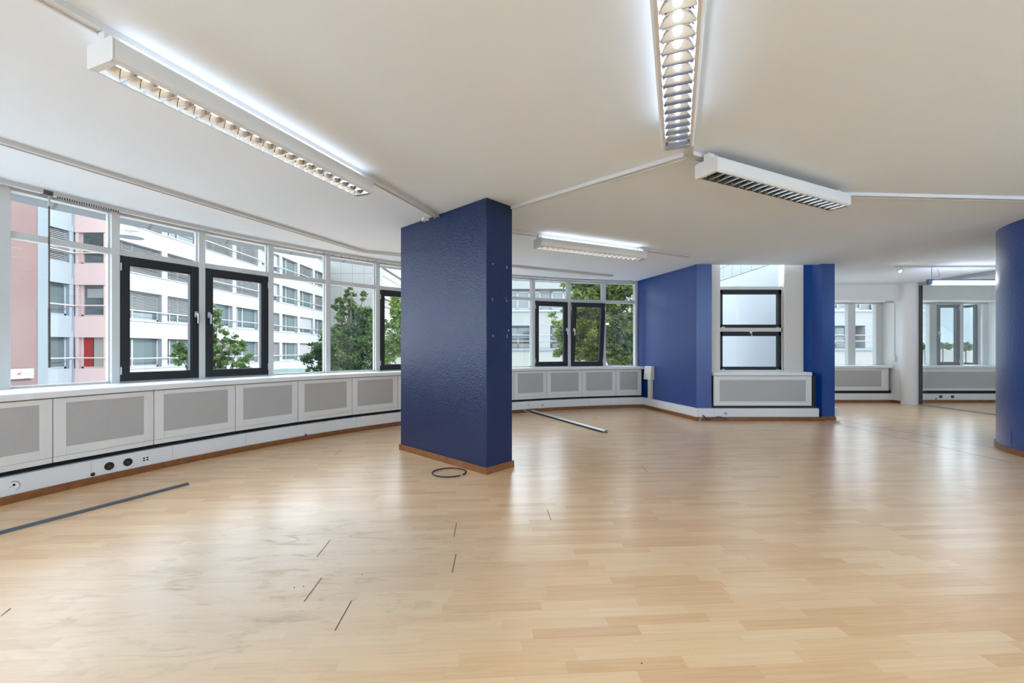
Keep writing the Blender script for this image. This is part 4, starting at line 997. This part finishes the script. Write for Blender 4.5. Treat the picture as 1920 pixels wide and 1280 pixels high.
def tree(label, d, blobs_px, n, size, m, trunk_px, dark=None, elong=1.0, top_y=None, thick=.12, extra=()):
    base = at(trunk_px, CY, d); base.z = -6
    e = empty('tree', base, 0, label, 'tree', 'trees outside the windows')
    bl = [(tuple(at(px, py, d + dz)), (rx / F * d, dep, ry / F * d)) for px, py, rx, ry, dz, dep in blobs_px]
    foliage('foliage', bl, n, size, m, e, tuple(base), elong)
    ty = top_y if top_y else min(b[1] for b in blobs_px)
    top = at(trunk_px + 4, ty, d)
    tb = MB(); pts = []
    for i in range(9):
        t = i / 8; pts.append((math.sin(t * 5) * .12 * t + (top.x - base.x) * t, math.cos(t * 4) * .1 * t, (top.z - base.z) * t))
    tb.tube(pts, [thick * (1 - .85 * i / 8) + .01 for i in range(9)], 8); tb.build('trunk', M['bark'], e, smooth=True)
    bb = MB()
    for (c, r) in bl[:14]:
        v = Vector(c) - base; t = max(.35, min(.9, (v.z - 1.0) / max(.1, (top.z - base.z)))); k = int(t * 8); p0 = Vector(pts[max(0, k - 1)])
        mid = p0.lerp(v, .55) + Vector((0, 0, .15)); bb.tube([p0, mid, v], [thick * .35, thick * .2, .01], 6)
    bb.build('branches', M['bark'], e, smooth=True)
    return e
tree('slender loose tree outside the two left dark casements', 17, [(404, 583, 5, 14, 0, .15), (408, 600, 10, 16, 0, .25), (402, 622, 12, 16, 0, .3), (396, 640, 16, 14, 0, .35), (425, 622, 9, 10, 0, .25), (435, 640, 14, 12, .2, .35), (445, 655, 16, 16, 0, .4), (415, 660, 22, 18, 0, .5), (400, 678, 28, 18, 0, .6), (440, 682, 26, 14, 0, .5), (466, 672, 14, 6, 0, .2), (345, 655, 14, 16, 0, .3), (338, 668, 16, 14, -.2, .3), (352, 680, 20, 14, 0, .4), (335, 646, 8, 14, 0, .2), (400, 710, 60, 26, 0, .9)], 9000, .062, M['leafA'], 398, elong=1.1)
tree('tall bushy tree filling the fixed pane left of the pillar', 22, [(655, 550, 11, 16, 0, .4), (682, 556, 6, 15, 0, .3), (640, 568, 8, 10, 0, .3), (629, 570, 5, 12, 0, .2), (660, 580, 24, 18, 0, .7), (638, 592, 14, 12, 0, .5), (685, 592, 20, 20, 0, .7), (665, 612, 38, 24, 0, 1.0), (630, 622, 22, 14, 0, .6), (650, 640, 50, 26, 0, 1.2), (690, 640, 34, 36, 0, 1.1), (612, 648, 26, 16, -.3, .6), (590, 645, 14, 7, 0, .3), (655, 672, 62, 26, 0, 1.4), (600, 672, 34, 16, 0, .7), (605, 688, 28, 12, 0, .7), (655, 705, 72, 30, 0, 1.6)], 26000, .082, M['leafC'], 660, thick=.2)
tree('bright green tree half hidden by the left edge of the pillar', 19, [(742, 566, 14, 12, 0, .5), (735, 580, 12, 14, 0, .4), (752, 590, 18, 20, 0, .6), (738, 610, 22, 14, 0, .6), (748, 632, 26, 14, 0, .7), (732, 650, 18, 18, 0, .6), (728, 672, 16, 18, 0, .6), (752, 650, 20, 16, 0, .6), (780, 610, 40, 60, 0, 1)], 12000, .078, M['leafB'], 760, thick=.15)
tree('big light green tree with dark trunk outside the tilted casement', 13, [(1090, 530, 22, 20, 0, .5), (1125, 530, 30, 18, 0, .6), (1165, 540, 34, 22, 0, .6), (1100, 560, 30, 20, 0, .7), (1145, 572, 30, 18, .2, .6), (1080, 585, 22, 18, 0, .5), (1110, 600, 30, 22, 0, .7), (1145, 610, 24, 22, 0, .6), (1075, 615, 26, 18, -.2, .5), (1105, 630, 34, 22, 0, .7), (1058, 632, 18, 16, 0, .3), (1052, 610, 10, 10, 0, .3), (1095, 655, 34, 22, 0, .7), (1140, 650, 22, 24, 0, .5), (1052, 655, 12, 14, 0, .3), (1042, 664, 8, 6, 0, .2), (1150, 672, 24, 14, 0, .5), (1100, 505, 60, 16, 0, .8), (1056, 532, 6, 4, 0, .1), (1036, 592, 5, 5, 0, .1), (1040, 603, 6, 3, 0, .1), (1185, 585, 10, 30, 0, .3), (1130, 590, 50, 50, .4, .8), (1110, 640, 50, 40, .4, .8), (1120, 545, 50, 30, .3, .8)], 30000, .055, M['leafD'], 1160, elong=1.35, top_y=535, thick=.14)
tree('dark green dense tree behind the light one, beside the blue wall', 18, [(1176, 620, 20, 22, 0, .8), (1186, 645, 26, 30, 0, .9), (1170, 668, 22, 22, 0, .8), (1196, 600, 14, 18, 0, .6), (1180, 695, 40, 20, 0, .9)], 9000, .07, M['leafC'], 1190, thick=.15)
for k, (px, py, rx, ry) in enumerate(((1729, 650, 14, 6), (1768, 649, 15, 7), (1811, 649, 15, 7), (1850, 650, 14, 6))):
    base = at(px, CY, 34.5); base.z = 0
    e = empty('shrub', base, 0, ['leafy shrub on the cream parapet at the partition post', 'leafy shrub on the cream parapet behind the dark far casement', 'leafy shrub on the cream parapet behind the open far casement', 'leafy shrub on the cream parapet at the round blue column'][k], 'shrub', 'shrubs beyond the far windows')
    foliage('foliage', [(tuple(at(px, py, 34.5)), (rx / F * 34, .6, ry / F * 34))], 1500, .09, M['leafC'], e, tuple(base))
    MB().tube([(0, 0, 0), (0, 0, 1.5)], .05, 6).build('stem', M['bark'], e)

# ================================================================== light
w = bpy.data.worlds.new('world'); bpy.context.scene.world = w; w.use_nodes = True
nt = w.node_tree; bg = nt.nodes['Background']
bg.inputs['Color'].default_value = (.92, .965, 1.0, 1); bg.inputs['Strength'].default_value = 2.3
sun = bpy.data.lights.new('sun', 'SUN'); sun.energy = 2.5; sun.angle = math.radians(1.5); sun.color = (1, .95, .86)
so = bpy.data.objects.new('sun', sun); C.objects.link(so)
dirv = Vector((-.80, -.02, -.60)); so.rotation_euler = dirv.to_track_quat('-Z', 'Y').to_euler()
sc = bpy.context.scene
sc.view_settings.view_transform = 'Standard'; sc.view_settings.look = 'None'; sc.view_settings.gamma = 1; sc.view_settings.exposure = 1.55
sc.view_settings.use_curve_mapping = False
sc.view_settings.use_white_balance = True; sc.view_settings.white_balance_temperature = 5800; sc.view_settings.white_balance_tint = 10
sc.cycles.max_bounces = 10; sc.cycles.diffuse_bounces = 6; sc.cycles.glossy_bounces = 4; sc.cycles.transparent_max_bounces = 16
sc.cycles.caustics_reflective = False; sc.cycles.caustics_refractive = False
sc.cycles.sample_clamp_indirect = 6
